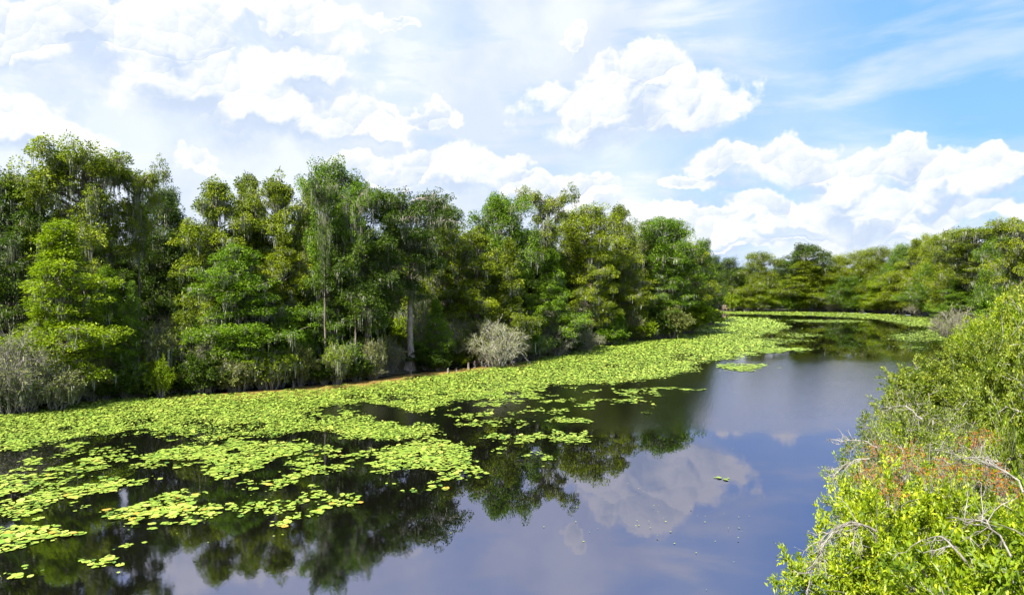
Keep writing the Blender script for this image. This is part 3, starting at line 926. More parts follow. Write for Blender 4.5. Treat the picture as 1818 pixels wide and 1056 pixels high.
# ------------------------------------------------------------------ prototypes
PR = {}
for kd, seeds in (('flat', (1, 2, 3)), ('tier', (4, 5, 6)), ('cone', (7, 8)), ('dome', (9, 10)), ('umbrella', (11,)), ('full', (12, 13))):
    PR[kd] = [make_cypress(kd, s) for s in seeds]
SH = {
    'leafy': [make_shrub('leafy', s, 3.0, 4.0, (0.10, 0.17, 0.05, 0.09), 16000, 26) for s in (31, 32)],
    'twiggy': [make_shrub('twiggy', s, 3.0, 4.2, (0.07, 0.12, 0.03, 0.06), 4500, 40, 12) for s in (33, 34)],
    'mossy': [make_shrub('twiggy', 35, 3.0, 3.2, (0.10, 0.16, 0.05, 0.08), 6500, 26, 110)],
    'near': [make_shrub('leafy', s, 3.0, 4.2, (0.055, 0.10, 0.024, 0.044), 52000, 40, 0, leafmat=L_NEAR) for s in (36, 37, 38)],
    'nearthin': [make_shrub('twiggy', 39, 3.0, 4.2, (0.045, 0.085, 0.020, 0.034), 30000, 26, 0, leafmat=L_NEAR2)],
    'rust': [make_shrub('leafy', 40, 1.0, 1.3, (0.05, 0.09, 0.02, 0.035), 240, 8, 0, leafmat=L_RUST)],
}
MATS = dict(olive=L_OLIVE, deep=L_DEEP, green=L_GREEN, lime=L_LIME, dry=L_DRY, near=L_NEAR, near2=L_NEAR2, rust=L_RUST)
rnd = random.Random(77)


def tree(px, ytop, D, wpx, kind, mat, label, group=None, pale=False, var=None, moss=True, cat='tree', name='cypress_tree', slim=None):
    x = (px - 909) / F * D
    H = CAM_H + (HOR - ytop) / F * D
    Wm = wpx / F * D
    protos = PR[kind]; p = protos[var % len(protos)] if var is not None else rnd.choice(protos)
    s = Wm / p['W']; sz = H / p['H']
    e = empty(name, (x, D, 0.05), rnd.uniform(0, 6.28), (s, s, sz))
    tag(e, label, cat, group)
    link("trunk", p['trunk'], e, BARK_PALE if pale else None)
    tag(link("crown", p['crown'], e, MATS[mat]), kind='stuff')
    if moss: tag(link("moss", p['moss'], e), kind='stuff')
    return e


def shrub(x, y, h, wm, kind, mat, label, group=None, var=None, name='shrub', z=0.05, moss=True, rz=None):
    p = SH[kind][var % len(SH[kind])] if var is not None else rnd.choice(SH[kind])
    e = empty(name, (x, y, z), rnd.uniform(0, 6.28) if rz is None else rz, (wm / p['W'], wm / p['W'], h / p['H']))
    tag(e, label, 'shrub', group)
    link("stem", p['stem'], e)
    if 'foliage' in p: tag(link("foliage", p['foliage'], e, MATS[mat]), kind='stuff')
    if 'moss' in p and moss: tag(link("moss", p['moss'], e), kind='stuff')
    return e


# ------------------------------------------------------------------ left bank, front trees: (x, top row, metres behind the waterline, crown width px, kind, leaves, pale bark, variant, label)
LEFT = [
    (8, 304, 9, 190, 'tier', 'deep', False, 0, 'dark tall tree cut by the left edge of the view'),
    (62, 300, 14, 110, 'tier', 'olive', False, 1, 'tree with a thin pointed tip behind the dark left edge tree'),
    (152, 270, 7, 195, 'flat', 'olive', False, 0, 'tallest flat topped cypress with moss, left of the others'),
    (112, 385, 1.5, 190, 'cone', 'lime', False, 0, 'bright yellow-green cypress leaning over the bank at far left'),
    (243, 303, 7, 80, 'umbrella', 'olive', False, 0, 'slender cypress with bare dark trunk right of the flat topped one'),
    (292, 335, 16, 120, 'dome', 'deep', False, 0, 'dark shaded tree in the dip right of the slender cypress'),
    (185, 470, 4, 90, 'cone', 'green', False, 1, 'young deep green tree in the shade of the yellow-green cypress'),
    (229, 497, 1.5, 60, 'cone', 'green', False, 0, 'small bright green pyramidal tree below the slender cypress'),
    (385, 312, 6, 150, 'tier', 'olive', False, 1, 'mossy many tiered cypress with double rounded top'),
    (432, 305, 9, 130, 'tier', 'olive', False, 0, 'cypress crown merging behind the mossy many tiered one'),
    (495, 300, 7, 140, 'tier', 'olive', False, 2, 'mossy cypress with pale wispy tip left of the tall dome'),
    (420, 430, 1.5, 190, 'tier', 'green', False, 1, 'low spreading fresh green cypress in front of the mossy pair'),
    (500, 430, 4, 130, 'tier', 'olive', False, 2, 'lower olive cypress leaning out right of the spreading green one'),
    (548, 322, 16, 70, 'tier', 'olive', False, 1, 'small olive crown peeking out left of the tall dome'),
    (607, 285, 5, 125, 'dome', 'green', False, 0, 'tall domed green tree standing highest near the middle left'),
    (578, 330, 1.5, 60, 'umbrella', 'deep', False, 0, 'thin bare trunked tree whose crown hides in the tall dome'),
    (632, 345, 1.2, 60, 'umbrella', 'green', False, 0, 'bare trunked tree standing right below the tall dome'),
    (650, 400, 2, 130, 'dome', 'deep', False, 1, 'lower dark green crown to the right below the tall dome'),
    (580, 440, 3, 90, 'tier', 'green', False, 0, 'lower fresh green crown to the left below the tall dome'),
    (727, 345, 3, 170, 'flat', 'deep', True, 1, 'dark flat topped cypress with a thick pale bare trunk'),
    (795, 355, 10, 130, 'tier', 'olive', False, 0, 'olive crown behind and right of the pale trunked cypress'),
    (770, 530, 1.5, 62, 'cone', 'green', False, 1, 'small conical green tree right of the pale trunk'),
    (845, 400, 5, 120, 'tier', 'olive', False, 2, 'olive cypress filling the gap above the grey bare shrub'),
    (886, 343, 9, 105, 'dome', 'green', False, 1, 'rounded tree top left of the sparse umbrella crown'),
    (904, 420, 2, 95, 'cone', 'olive', False, 0, 'tall narrow olive cypress right above the grey bare shrub'),
    (966, 346, 12, 85, 'umbrella', 'olive', False, 0, 'sparse umbrella shaped crown with bare limbs against clouds'),
    (985, 440, 2, 100, 'cone', 'green', False, 1, 'bright green conical cypress right of the narrow olive one'),
    (1030, 365, 12, 120, 'dome', 'olive', False, 0, 'broad olive crown right of the umbrella shaped one'),
    (1050, 430, 4, 90, 'tier', 'olive', False, 1, 'olive cypress with thin moss below the broad olive crown'),
    (1095, 360, 8, 85, 'tier', 'olive', False, 0, 'pointed olive cypress with a layered flat tip'),
    (1110, 420, 3, 110, 'tier', 'olive', False, 0, 'moss hung olive cypress in front of the layered pointed one'),
    (1152, 390, 12, 80, 'tier', 'dry', False, 1, 'dull tree just left of the airy double crown'),
    (1180, 385, 8, 120, 'dome', 'green', False, 1, 'airy double crown standing near the end of the left bank'),
    (1222, 425, 14, 80, 'tier', 'olive', False, 2, 'sloping tree at the end of the left bank skyline'),
    (1175, 470, 3, 100, 'tier', 'green', False, 0, 'green tree above the bright rounded shrub'),
    (1240, 480, 12, 60, 'tier', 'deep', False, 1, 'last dark green tree on the left bank point'),
]
for (px, yt, ex, wd, kd, mt, pale, var, lab) in LEFT:
    D = lb_depth(px) + ex
    tree(px, yt, D, wd * 0.9, kd, mt, lab, 'cypress trees along the left bank', pale, var, name='cypress_tree')

# ------------------------------------------------------------------ forest behind the left bank
SHORT = [(8, 'the dark left edge tree'), (62, 'the thin pointed tip'), (112, 'the yellow-green leaning cypress'), (152, 'the tallest flat topped cypress'), (243, 'the slender bare trunked cypress'),
         (292, 'the dark skyline dip'), (385, 'the double topped mossy cypress'), (440, 'the low spreading green cypress'), (495, 'the pale wispy tip'), (548, 'the small peeking crown'),
         (607, 'the tall domed tree'), (660, 'the lower dark crown'), (727, 'the pale trunked cypress'), (795, 'the small conical tree'), (845, 'the bare grey shrub'), (886, 'the rounded tree top'),
         (940, 'the umbrella crown'), (985, 'the bright conical cypress'), (1030, 'the broad olive crown'), (1095, 'the layered pointed cypress'), (1150, 'the airy double crown'), (1200, 'the big rounded shrub'), (1245, 'the left bank point')]
SHORT_FAR = [(1262, 'the wooded point'), (1305, 'the little boardwalk'), (1350, 'the mossy round far tree'), (1392, 'the distant skyline tree'), (1430, 'the airy dark far tree'), (1482, 'the rounded olive far tree'),
             (1540, 'the domed olive far tree'), (1596, 'the green far tree'), (1622, 'the pointed far tree'), (1660, 'the olive bend tree'), (1695, 'the tall dome at the bend'),
             (1732, 'the wide layered cypress'), (1775, 'the last green tree'), (1812, 'the tall tree cut by the right edge')]
MWORD = dict(olive='olive', deep='dark green', green='mid green', lime='yellow-green', dry='pale olive')
KWORD = dict(tier='layered', dome='domed', full='bushy', flat='flat topped', cone='pyramidal', umbrella='sparse', leafy='leafy', twiggy='twiggy', mossy='mossy')
USED = {}


def rel_label(px, kd, mt, noun, where, table=None, size=''):
    near = min(table or SHORT, key=lambda q: abs(q[0] - px))
    side = 'left of ' if px < near[0] - 6 else ('right of ' if px > near[0] + 6 else 'behind ')
    lab = ' '.join((size + ' ' + MWORD[mt] + ' ' + KWORD[kd] + ' ' + noun + ' ' + where + ' ' + side + near[1]).split())
    for alt in ('', 'lower ', 'fuller ', 'thinner ', 'shaded '):
        if alt + lab not in USED:
            USED[alt + lab] = 1
            return alt + lab
    return lab


lab = 'shaded tree'
for i, px in enumerate(np.linspace(-140, 1240, 44)):
    px = px + rnd.uniform(-14, 14)
    if 222 < px < 262: continue
    D = lb_depth(max(0, px)) + rnd.uniform(15, 34)
    top = {0: 392, 1: 410, 2: 440}[i % 3] + rnd.uniform(-15, 30)
    top = top if px < 900 else top + 12; top = max(top, 405)
    kd = rnd.choice(['tier', 'dome', 'full']); mt = rnd.choice(['deep', 'deep', 'olive'])
    lab = rel_label(px, kd, mt, 'tree', 'deep inside')
    tree(px, top, D, rnd.uniform(90, 130) * 60 / D + 20, kd, mt, lab,
         'trees deeper in the left forest', moss=(i % 2 == 0))

# ------------------------------------------------------------------ far and right bank
FAR = [
    (1262, 456, 20, 60, 'full', 'deep', 0, 'first dark tree past the point on the far shore'),
    (1298, 458, 12, 58, 'full', 'deep', 1, 'shaded mossy tree above the little boardwalk'),
    (1350, 449, 6, 74, 'full', 'olive', 0, 'mossy round tree right of the boardwalk'),
    (1392, 462, 90, 60, 'full', 'deep', 0, 'distant dark tree peeking over the far skyline'),
    (1430, 432, 8, 78, 'dome', 'deep', 0, 'airy dark tree standing highest on the far shore'),
    (1424, 462, 4, 90, 'cone', 'olive', 1, 'lower olive tree beneath the airy dark one'),
    (1482, 452, 8, 72, 'full', 'olive', 1, 'rounded olive tree right of the airy dark one'),
    (1525, 446, 14, 70, 'full', 'olive', 0, 'broad olive tree in the middle of the far shore'),
    (1562, 440, 10, 74, 'full', 'olive', 0, 'domed olive tree in the middle of the far shore'),
    (1596, 434, 8, 66, 'full', 'green', 1, 'green tree just left of the pointed far tree'),
    (1622, 422, 8, 60, 'cone', 'olive', 0, 'pointed olive tree among the far shore domes'),
    (1655, 418, 10, 70, 'full', 'olive', 2, 'olive tree just right of the pointed far tree'),
    (1690, 412, 0, 84, 'full', 'olive', 1, 'tall domed tree at the bend of the right shore'),
    (1732, 405, -10, 120, 'flat', 'olive', 2, 'wide layered cypress with dark gaps at the bend'),
    (1775, 425, -40, 80, 'full', 'green', 0, 'green tree right of the wide layered cypress'),
    (1812, 390, -60, 100, 'flat', 'olive', 0, 'tall layered tree cut by the right edge'),
    (1505, 490, 3, 70, 'full', 'green', 1, 'low fresh green tree at the water in the middle of the far shore'),
    (1600, 482, 3, 80, 'full', 'olive', 0, 'low olive tree at the water below the pointed tree'),
    (1660, 470, 0, 80, 'full', 'green', 2, 'fresh green low tree at the water near the bend'),
    (1700, 490, -20, 90, 'cone', 'green', 1, 'bright low tree leaning over the grey bush at the bend'),
    (1340, 500, 3, 60, 'full', 'lime', 1, 'low yellow-green tree right beside the boardwalk'),
    (1560, 500, 2, 70, 'full', 'lime', 0, 'low yellow-green tree at the water on the far shore'),
]
for (px, yt, ex, wd, kd, mt, var, lab) in FAR:
    D = (fb_depth(px) if px < 1720 else 158) + ex
    tree(px, yt, D, wd, kd, mt, lab, 'trees on the far shore', False, var)
lab = 'tree filling the forest behind the far shore'
for i in range(26):
    px = 1225 + i * 25 + rnd.uniform(-8, 8)
    D = (fb_depth(min(px, 1690))) + rnd.uniform(20, 60) - (30 if px > 1700 else 0)
    kd = rnd.choice(['full', 'full', 'dome']); mt = rnd.choice(['deep', 'olive', 'green', 'olive'])
    lab = rel_label(px, kd, mt, 'tree', 'far back', SHORT_FAR)
    tree(px, np.interp(px, [1225, 1400, 1560, 1690, 1830], [474, 480, 470, 450, 436]) + rnd.uniform(-6, 12), D, 74, kd, mt, lab,
         'trees filling the forest behind the far shore', moss=False)
# shrubs along the far water's edge
for i, px in enumerate(np.linspace(1300, 1705, 17)):
    D = fb_depth(min(px, 1690)) + 2
    x = (px - 909) / F * D
    kd, mt, h, what = [('leafy', 'lime', 6.5, 'bright rounded shrub'), ('leafy', 'green', 5.5, 'green rounded shrub'), ('twiggy', 'dry', 4.0, 'grey twiggy shrub'), ('leafy', 'dry', 6.0, 'pale olive shrub')][(i * 3 + i // 4) % 4]
    near = min(SHORT_FAR, key=lambda q: abs(q[0] - px))
    shrub(x, D, h * rnd.uniform(0.8, 1.15), rnd.uniform(6.5, 9), kd, mt, what + ' on the far waterline ' + ('left of ' if px < near[0] else 'right of ') + near[1], what + 's along the far shore')

# ------------------------------------------------------------------ left bank understory
UNDER = [  # px, height m, width m, kind, leaves, metres behind waterline, label
    (10, 5.6, 6.0, 'twiggy', 'dry', 0.5, 'grey twiggy shrub tangle at the left edge of the bank'),
    (45, 3.6, 4.0, 'twiggy', 'green', -0.2, 'grey green shrub in front of the tangle at the left edge'),
    (100, 3.1, 3.4, 'mossy', 'dry', -0.8, 'pale moss curtain shrub under the yellow-green cypress'),
    (125, 3.9, 3.6, 'mossy', 'lime', 0.6, 'taller moss hung shrub behind the pale moss curtain'),
    (180, 4.2, 4.0, 'twiggy', 'dry', 2.5, 'brown bare thicket right of the moss curtain'),
    (228, 3.0, 3.0, 'mossy', 'green', 1.0, 'dark mossy shrub at the edge of the brown thicket'),
    (285, 2.9, 2.2, 'leafy', 'lime', -0.2, 'yellow-green leafy bush over the shaded water'),
    (265, 6.2, 4.6, 'mossy', 'dry', 2.5, 'dead leaning shrub draped with grey moss curtains'),
    (325, 5.6, 5.5, 'mossy', 'lime', 3.0, 'tall shrub with pale moss right of the dead leaning one'),
    (372, 4.6, 4.5, 'twiggy', 'dry', 1.5, 'twiggy shrub left of the row of pale stems'),
    (425, 3.2, 3.6, 'mossy', 'dry', 0.2, 'grey moss shrub above the row of pale stems'),
    (478, 3.8, 4.8, 'mossy', 'lime', 0.0, 'wide yellow-green shrub veiled with moss'),
    (530, 4.6, 4.0, 'leafy', 'green', 2.2, 'dark green shrub between the veiled and the ragged moss shrubs'),
    (597, 3.7, 2.6, 'mossy', 'lime', -0.3, 'ragged grey moss shrub with a leafy yellow top'),
    (665, 4.1, 2.6, 'mossy', 'dry', 0.3, 'narrow moss draped snag shrub right of the ragged one'),
    (640, 5.0, 4.6, 'leafy', 'deep', 4.0, 'dark shrub behind the narrow moss draped snag'),
    (690, 3.6, 3.0, 'twiggy', 'dry', 2.5, 'brown thicket left of the pale trunk'),
    (755, 6.5, 5.5, 'twiggy', 'lime', 5.0, 'tall speckled thicket behind the pale trunk'),
    (778, 1.7, 2.6, 'leafy', 'deep', -0.2, 'low dark green bush by the small stumps'),
    (815, 5.2, 4.8, 'twiggy', 'lime', 3.0, 'speckled thicket behind the small stumps'),
    (882, 4.8, 7.2, 'twiggy', 'dry', -1.6, 'large fan shaped bare grey shrub at the waterline'),
    (878, 5.2, 5.8, 'mossy', 'dry', 0.6, 'moss hung half of the fan shaped grey shrub'),
    (935, 3.2, 4.0, 'leafy', 'green', 2.0, 'green shrub behind the fallen grey trunk'),
    (990, 3.6, 5.0, 'leafy', 'deep', 1.5, 'dark shrub in the shade right of the fallen trunk'),
    (1035, 2.6, 6.0, 'twiggy', 'dry', -0.5, 'low grey twiggy shrub right of the dark one'),
    (1075, 3.0, 6.5, 'leafy', 'green', 0.0, 'low green shrub joined to the grey twiggy one'),
    (1120, 5.0, 6.0, 'mossy', 'dry', 2.0, 'mossy shrub under the moss hung olive cypress'),
    (1138, 4.0, 5.5, 'leafy', 'lime', 0.0, 'small bright shrub left of the big rounded one'),
    (1165, 4.8, 7.0, 'leafy', 'deep', 1.0, 'dark green shrub left of the big rounded one'),
    (1222, 6.0, 11.5, 'leafy', 'lime', -2.0, 'big rounded yellow-green shrub at the left bank point'),
    (1192, 5.4, 8.0, 'leafy', 'dry', -1.0, 'pale half of the thicket beside the big rounded shrub'),
    (1262, 4.0, 5.0, 'leafy', 'deep', 1.0, 'last dark bush on the left bank point'),
]
for (px, h, wm, kd, mt, ex, lab) in UNDER:
    D = lb_depth(px) + ex
    e = shrub((px - 909) / F * D, D, h, wm, kd, mt, lab, 'shrubs along the left waterline')
    if 'fan shaped' in lab:
        sl_ = [c for c in e.children if c.name.startswith('stem')][0].material_slots[0]
        sl_.link = 'OBJECT'; sl_.material = TWIG_PALE
lab = 'low tangled growth at the foot of the left bank between the bigger shrubs'
for i, px in enumerate(np.linspace(-10, 1262, 46)):
    px += rnd.uniform(-9, 9)
    D = lb_depth(px) + rnd.uniform(0.2, 2.2)
    k_ = D / 55
    if 690 < px < 752: continue
    kd = rnd.choice(['leafy', 'twiggy', 'mossy', 'leafy']); mt = rnd.choice(['dry', 'deep', 'green', 'deep', 'olive'])
    shrub((px - 909) / F * D, D, rnd.uniform(1.3, 4.2) * k_ ** .5, rnd.uniform(2.6, 4.6) * k_ ** .6, kd, mt, rel_label(px, kd, mt, 'growth', 'at the waterline', None, 'low'), 'low growth along the left waterline')
lab = 'speckled shrub in the shade between the trunks behind the left bank'
for i, px in enumerate(np.linspace(-20, 1230, 34)):
    px += rnd.uniform(-12, 12)
    D = lb_depth(px) + rnd.uniform(6, 15)
    kd = rnd.choice(['leafy', 'twiggy']); mt = rnd.choice(['dry', 'deep', 'lime', 'green'])
    shrub((px - 909) / F * D, D, rnd.uniform(4.5, 8), rnd.uniform(5, 7), kd, mt, rel_label(px, kd, mt, 'shrub', 'between trunks'), 'undergrowth shrubs in the left forest')

# ------------------------------------------------------------------ right foreground shrubs (x, y, height, width, kind, leaves, label)
NEAR = [
    (7.6, 9.5, 4.9, 5.2, 'near', 'near', 'leafy yellow-green shrub nearest the camera at the bottom'),
    (10.6, 8.6, 4.9, 4.6, 'near', 'near', 'leafy shrub at the bottom right corner'),
    (7.9, 13.2, 4.4, 4.8, 'near', 'near', 'sunlit shrub with long pale arching twigs over the water'),
    (11.2, 12.6, 5.0, 5.2, 'near', 'near', 'dense green shrub behind the bottom right corner one'),
    (10.3, 17.0, 4.3, 4.8, 'nearthin', 'near', 'open twiggy shrub whose pale branches show over blue water'),
    (13.5, 16.5, 5.2, 5.2, 'near', 'near', 'bright green shrub with rusty tufts at mid right'),
    (12.6, 20.8, 4.2, 5.2, 'nearthin', 'near2', 'thin grey-green shrub reaching furthest over the water'),
    (16.6, 20.5, 5.3, 5.6, 'near', 'near2', 'olive shrub behind the rusty tufted one'),
    (15.8, 25.5, 4.2, 5.8, 'nearthin', 'near2', 'feathery shrub above the reflected white cloud'),
    (20.2, 25.5, 5.8, 6.5, 'near', 'near2', 'rounded olive shrub inland of the feathery one'),
    (20.3, 32.0, 4.6, 7.0, 'near', 'near2', 'broad olive shrub where the shore bends away'),
    (26.0, 31.5, 6.6, 7.5, 'near', 'near2', 'tall olive shrub inland at the bend of the shore'),
    (28.5, 40.0, 4.6, 8.0, 'near', 'near', 'green shrub mass before the little bay'),
    (33.5, 41.0, 7.5, 9.0, 'near', 'near', 'tall green shrub mass inland of the little bay'),
    (39.5, 53.0, 5.0, 9.5, 'near', 'near2', 'shrub mass at the mouth of the little bay'),
    (47.0, 54.0, 9.0, 11.0, 'near', 'near', 'high green shrub mass behind the mouth of the bay'),
    (57.5, 72.0, 6.0, 11.0, 'leafy', 'green', 'green shrub mass on the right shore past the bay'),
    (64.0, 72.0, 10.0, 13.0, 'leafy', 'lime', 'high yellow-green shrub mass inland past the bay'),
    (76.0, 100.0, 7.5, 15.0, 'leafy', 'green', 'rounded green shrub behind the grey bush'),
    (86.0, 100.0, 12.0, 17.0, 'leafy', 'green', 'tall leafy mass inland behind the grey bush'),
    (16.0, 17.0, 6.6, 4.8, 'near', 'near', 'leafy shrub at the right edge below the tall loose one'),
    (14.0, 9.5, 5.2, 5.0, 'near', 'near', 'shrub cut off by the lower right edge'),
    (21.0, 21.0, 6.9, 6.0, 'near', 'near2', 'olive shrub at the right edge below the horizon'),
    (26.5, 27.0, 8.6, 6.5, 'near', 'near2', 'tall olive shrub at the right edge level with the horizon'),
    (36.0, 46.0, 9.6, 8.0, 'near', 'near2', 'high olive shrub mass at the right edge before the far trees'),
    (31.0, 42.0, 7.3, 7.0, 'near', 'near', 'green shrub on the slope above the little bay'),
    (27.3, 39.5, 5.6, 6.0, 'near', 'near2', 'olive shrub nearest the water at the little bay'),
    (19.6, 23.5, 9.0, 5.6, 'near', 'near2', 'tall olive shrub cut by the right edge at the horizon'),
    (42.5, 60.0, 6.4, 8.0, 'near', 'near', 'green shrub mass just in front of the bare grey bush'),
    (12.6, 14.5, 8.7, 4.2, 'nearthin', 'near2', 'tall loose shrub rising above the horizon at the right edge'),
]
NEAR_O = [shrub(x, y, h, wm, kd, mt, lab, 'shrubs on the right shore') for (x, y, h, wm, kd, mt, lab) in NEAR]
D = 104
shrub(63.3, 97, 5.4, 7.5, 'twiggy', 'dry', 'bare grey bush beside the water at the bend of the right shore', None, 0)
shrub(67, 96, 4.4, 5.5, 'twiggy', 'dry', 'second bare grey bush behind the one at the bend', None, 1)
# rusty dead tufts in the near shrubs
TUFT = ['rusty dead leaf tuft ' + q for q in ('highest on the left of the rusty cluster', 'at the top right of the rusty cluster', 'in the middle left of the rusty cluster', 'at the lower left of the rusty cluster', 'in the middle of the rusty cluster',
        'on its own right of the rusty cluster', 'low in the rusty cluster', 'lowest in the rusty cluster', 'high on the right above the bare twigs', 'high on the right, left of the topmost', 'at the far right beside grey twigs',
        'between the cluster and the bare twigs', 'lowest at the right edge', 'just left of the bare grey twigs', 'just above the bare grey twigs', 'at the upper right outside the cluster', 'left of the bare twigs near the cluster')]
for i, (px, py, z) in enumerate([(1552, 795, 4.4), (1592, 800, 4.6), (1545, 820, 4.3), (1535, 838, 4.2), (1600, 818, 4.6), (1655, 835, 4.8), (1575, 845, 4.4), (1590, 868, 4.4), (1755, 770, 4.9), (1728, 778, 4.9), (1790, 855, 4.9), (1700, 828, 4.9), (1808, 870, 4.9), (1740, 840, 4.9), (1770, 828, 4.9), (1625, 800, 4.7), (1680, 815, 4.9)]):
    x, y = ground_pt(px, py, z)
    shrub(x, y, rnd.uniform(.38, .55), rnd.uniform(.5, .75), 'rust', 'rust', TUFT[i], 'rusty dead tufts in the right shrubs', z=z - 0.3, name='dead_tuft')


# ------------------------------------------------------------------ single leaves that can be picked out on the nearest shrub
def single_leaves(e):
    rng = np.random.default_rng(71)
    bpy.context.view_layer.update()
    M = np.array(e.matrix_world)
    p = next(q for q in SH['near'] if q['stem'] in [c.data for c in e.children])
    B, E, wg = p['tips']
    W4 = np.column_stack([E, np.ones(len(E))]) @ M.T
    score = W4[:, 2] * 1.2 - W4[:, 1] * 0.5 - W4[:, 0] * 0.25 + rng.normal(0, 0.25, len(E))
    idx = np.argsort(-score)[:150]
    ms = []
    for k in range(5):
        n = 6
        tt = np.linspace(0, 1, n)
        wd = np.sin(tt ** 0.8 * math.pi) * rng.uniform(0.19, 0.24); wd[0] = 0.01; wd[-1] = 0.0
        mid = np.column_stack([tt, np.zeros(n), -0.25 * tt ** 2])
        l = mid + np.column_stack([np.zeros(n), wd, wd * 0.35]); r_ = mid + np.column_stack([np.zeros(n), -wd, wd * 0.35])
        v = np.concatenate([mid, l, r_]); f = []
        for i in range(n - 1):
            f += [(i, i + 1, n + i + 1), (i, n + i + 1, n + i), (i, 2 * n + i, 2 * n + i + 1), (i, 2 * n + i + 1, i + 1)]
        ms.append(mesh_np("leaf", v, np.array(f), L_NEAR, np.full(len(f), rng.uniform(0.45, 0.95))))
    for j in idx:
        for _ in range(2):
            o = link("leaf", ms[rng.integers(5)], e)
            pos = B[j] + (E[j] - B[j]) * rng.uniform(0.5, 1.02)
            sc_ = rng.uniform(0.075, 0.115)
            o.location = pos
            d = Vector(unit(E[j] - B[j]) + rng.normal(0, 0.5, 3))
            q = d.to_track_quat('X', 'Z')
            o.rotation_euler = q.to_euler()
            o.scale = (sc_ / e.scale[0],) * 3


single_leaves(NEAR_O[0])


# ------------------------------------------------------------------ bare grey branches that show in the right shrubs
def bare_branch(a, b, parent, label, seed, nt=16, r0=0.014, droop=0.5):
    """a pale arching branch from point a to point b with thin twigs hanging and spreading from it"""
    rng = np.random.default_rng(seed)
    A = Acc()
    pts = curve_pts(a, b, 0.16, 9, rng, 0.012)
    A.add(*tube_geo(pts, np.linspace(r0, 0.006, 9), 6))
    ln = np.linalg.norm(np.array(b) - np.array(a))
    for i in range(nt):
        s_ = rng.uniform(0.15, 1) * 8; j = min(7, int(s_)); st = pts[j] + (pts[j + 1] - pts[j]) * (s_ - j)
        d = unit((pts[-1] - pts[0]) / ln * 0.5 + rng.normal(0, 0.5, 3) + [0, 0, -droop])
        l = rng.uniform(0.2, 0.5) * min(ln, 1.6)
        tw = curve_pts(st, st + d * l, rng.uniform(-0.1, 0.15), 5, rng, 0.04)
        A.add(*tube_geo(tw, np.linspace(0.008, 0.003, 5), 4))
        for _ in range(4):
            k = rng.integers(1, 4); d2 = unit(d + rng.normal(0, 0.6, 3))
            A.add(*tube_geo(np.array([tw[k], tw[k] + d2 * l * rng.uniform(0.2, 0.45)]), [0.005, 0.002], 3))
    v, f = A.get()
    o = link("bare_branch", mesh_np("bare_branch", v, f, TWIG, smooth=True), parent)
    bpy.context.view_layer.update()
    o.matrix_parent_inverse = parent.matrix_world.inverted()
    o['label'] = label


def at_z(px, py, z):
    x, y = ground_pt(px, py, z)
    return (x, y, z)


bare_branch(at_z(1560, 945, 4.75), at_z(1455, 965, 4.2), NEAR_O[0], 'pale bare branch arching over the green leaves', 1, 22)
bare_branch(at_z(1500, 940, 4.6), at_z(1440, 1020, 3.9), NEAR_O[0], 'pale drooping bare branch', 2, 16)
bare_branch(at_z(1820, 875, 5.1), at_z(1690, 825, 5.0), NEAR_O[3], 'grey bare branch beside rusty tufts', 3, 20, 0.014, 0.0)
bare_branch(at_z(1800, 990, 5.05), at_z(1715, 930, 5.0), NEAR_O[1], 'bare twisted branch', 4, 12, 0.012, 0.1)
bare_branch(at_z(1545, 815, 4.2), at_z(1478, 850, 3.7), NEAR_O[4], 'white bare branch over blue water', 5, 18, 0.014, 0.2)
bare_branch(at_z(1560, 795, 4.2), at_z(1490, 790, 4.1), NEAR_O[4], 'upper white bare branch over blue water', 6, 16, 0.018, 0.0)
bare_branch(at_z(1720, 1000, 4.9), at_z(1640, 960, 4.8), NEAR_O[0], 'thin bare branch deep in the leaves', 7, 10)
bare_branch(at_z(1640, 745, 4.4), at_z(1570, 735, 4.2), NEAR_O[6], 'grey bare branch above the water', 8, 16, 0.025, 0.0)

# ------------------------------------------------------------------ small things along the left bank
def cypress_knee(px, py, h, label, seed):
    rng = np.random.default_rng(seed)
    x, y = ground_pt(px, py)
    n = 7
    zz = np.linspace(-0.15, h, n)
    pts = np.column_stack([np.cumsum(rng.normal(0, 0.015, n)), np.cumsum(rng.normal(0, 0.015, n)), zz])
    v, f = tube_geo(pts, np.interp(zz, [-0.15, 0.1 * h, 0.85 * h, h], [0.19, 0.11, 0.075, 0.02]) * rng.uniform(0.9, 1.2), 9)
    v[:, :2] *= 1 + rng.normal(0, 0.07, (len(v), 1))
    o = link("cypress_knee", mesh_np("cypress_knee", v, f, BARK, smooth=True))
    o.location = (x, y, 0)
    tag(o, label, 'stump', 'pale stumps by the bank')


for i, (px, py, h, lb_) in enumerate([(795, 663, 0.55, 'small pale stump left of the other two, by the low dark bush'), (832, 657, 0.95, 'broader pale stump standing left of its tall neighbour'),
                                      (842, 655, 1.0, 'tall thin pale stump nearest the grey fan shaped shrub'), (729, 668, 0.8, 'dull stump at the foot of the pale trunked cypress'),
                                      (810, 661, 0.45, 'low dark stump between the pale stumps'), (868, 652, 0.5, 'short stump under the fan shaped grey shrub'),
                                      (372, 700, 0.7, 'stump at the shaded waterline under the spreading cypress'), (520, 690, 0.6, 'stump right of the wide moss veiled shrub')]):
    cypress_knee(px, py - 2, h * 0.75, lb_, 100 + i)


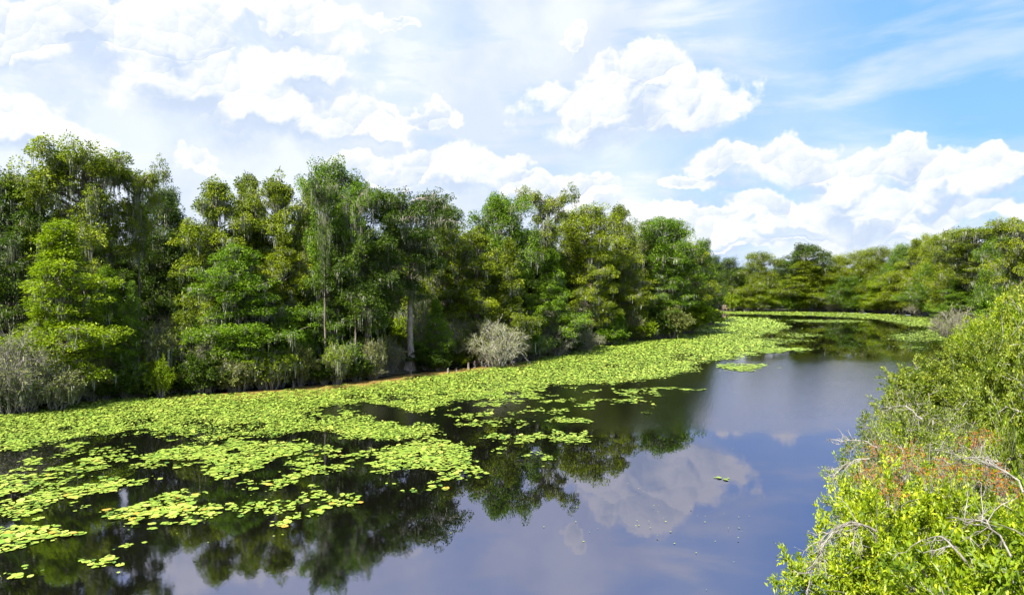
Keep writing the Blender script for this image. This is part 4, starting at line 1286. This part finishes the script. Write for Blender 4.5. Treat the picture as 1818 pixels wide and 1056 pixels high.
def log(a, b, r, name, label):
    rng = np.random.default_rng(len(label))
    pts = curve_pts(a, b, 0.02, 7, rng, 0.006)
    A = Acc(); A.add(*tube_geo(pts, np.linspace(r, r * 0.45, 7), 8))
    for k in range(5):
        j = rng.integers(1, 6); d = unit(rng.normal(0, 1, 3) + [0, 0, 0.5])
        A.add(*tube_geo(np.array([pts[j], pts[j] + d * 0.5, pts[j] + d * 0.9 + [0, 0, .1]]), [r * .3, r * .18, .01], 4))
    v, f = A.get()
    tag(link(name, mesh_np(name, v, f, TWIG, smooth=True)), label, 'dead trunk')


g1 = ground_pt(943, 646)
log((g1[0], g1[1], -0.05), (g1[0] - 2.2, g1[1] + 1.0, 2.3), 0.09, "leaning_dead_trunk", 'pale dead trunk leaning from the water into the grey shrub')
g1 = ground_pt(20, 712)
log((g1[0] - 3, g1[1] + 4.5, 3.6), (g1[0] + 1.5, g1[1] + 4.2, 4.4), 0.07, "dead_limb", 'thin pale dead limb in the dark gap at the left edge')
g1 = ground_pt(330, 707)
log((g1[0] - 2, g1[1] + 1.5, 0.1), (g1[0] - 5.5, g1[1] + 2.5, 4.2), 0.08, "leaning_dead_trunk", 'dead leaning trunk hung with moss behind the bank edge')


# ------------------------------------------------------------------ boardwalk at the far end
def boardwalk():
    x0, y0 = ground_pt(1288, 552.5); x1, y1 = ground_pt(1322, 552.5)
    y0 += 3; y1 += 3
    e = empty("boardwalk", ((x0 + x1) / 2, (y0 + y1) / 2, 0))
    tag(e, 'weathered wooden boardwalk with a railing at the far end of the water', 'boardwalk')
    Lg = x1 - x0

    def box(name, cx, cy, cz, sx, sy, sz, me=None):
        if me is None:
            v = np.array([(a * .5, b * .5, c * .5) for a in (-1, 1) for b in (-1, 1) for c in (-1, 1)]) * [sx, sy, sz]
            f = [(0, 1, 3, 2), (4, 6, 7, 5), (0, 4, 5, 1), (2, 3, 7, 6), (0, 2, 6, 4), (1, 5, 7, 3)]
            me = mesh_np(name, v, f, WOOD)
        o = link(name, me, e); o.location = (cx, cy, cz)
        return me
    box("beam", 0, -0.7, 0.92, Lg, 0.12, 0.2); box("beam", 0, 0.7, 0.92, Lg, 0.12, 0.2)
    me = None
    n = 26
    for i in range(n): me = box("plank", -Lg / 2 + (i + .5) * Lg / n, 0, 1.06, Lg / n - 0.03, 1.6, 0.05, me)
    me = None
    for i in range(7):
        for s_ in (-1, 1): me = box("post", -Lg / 2 + 0.1 + i * (Lg - 0.2) / 6, 0.86 * s_, 0.9, 0.12, 0.12, 2.6, me)
    for s_ in (-1, 1):
        box("rail", 0, 0.86 * s_, 2.22, Lg + 0.2, 0.16, 0.06); box("rail", 0, 0.78 * s_, 1.65, Lg, 0.04, 0.12)


boardwalk()
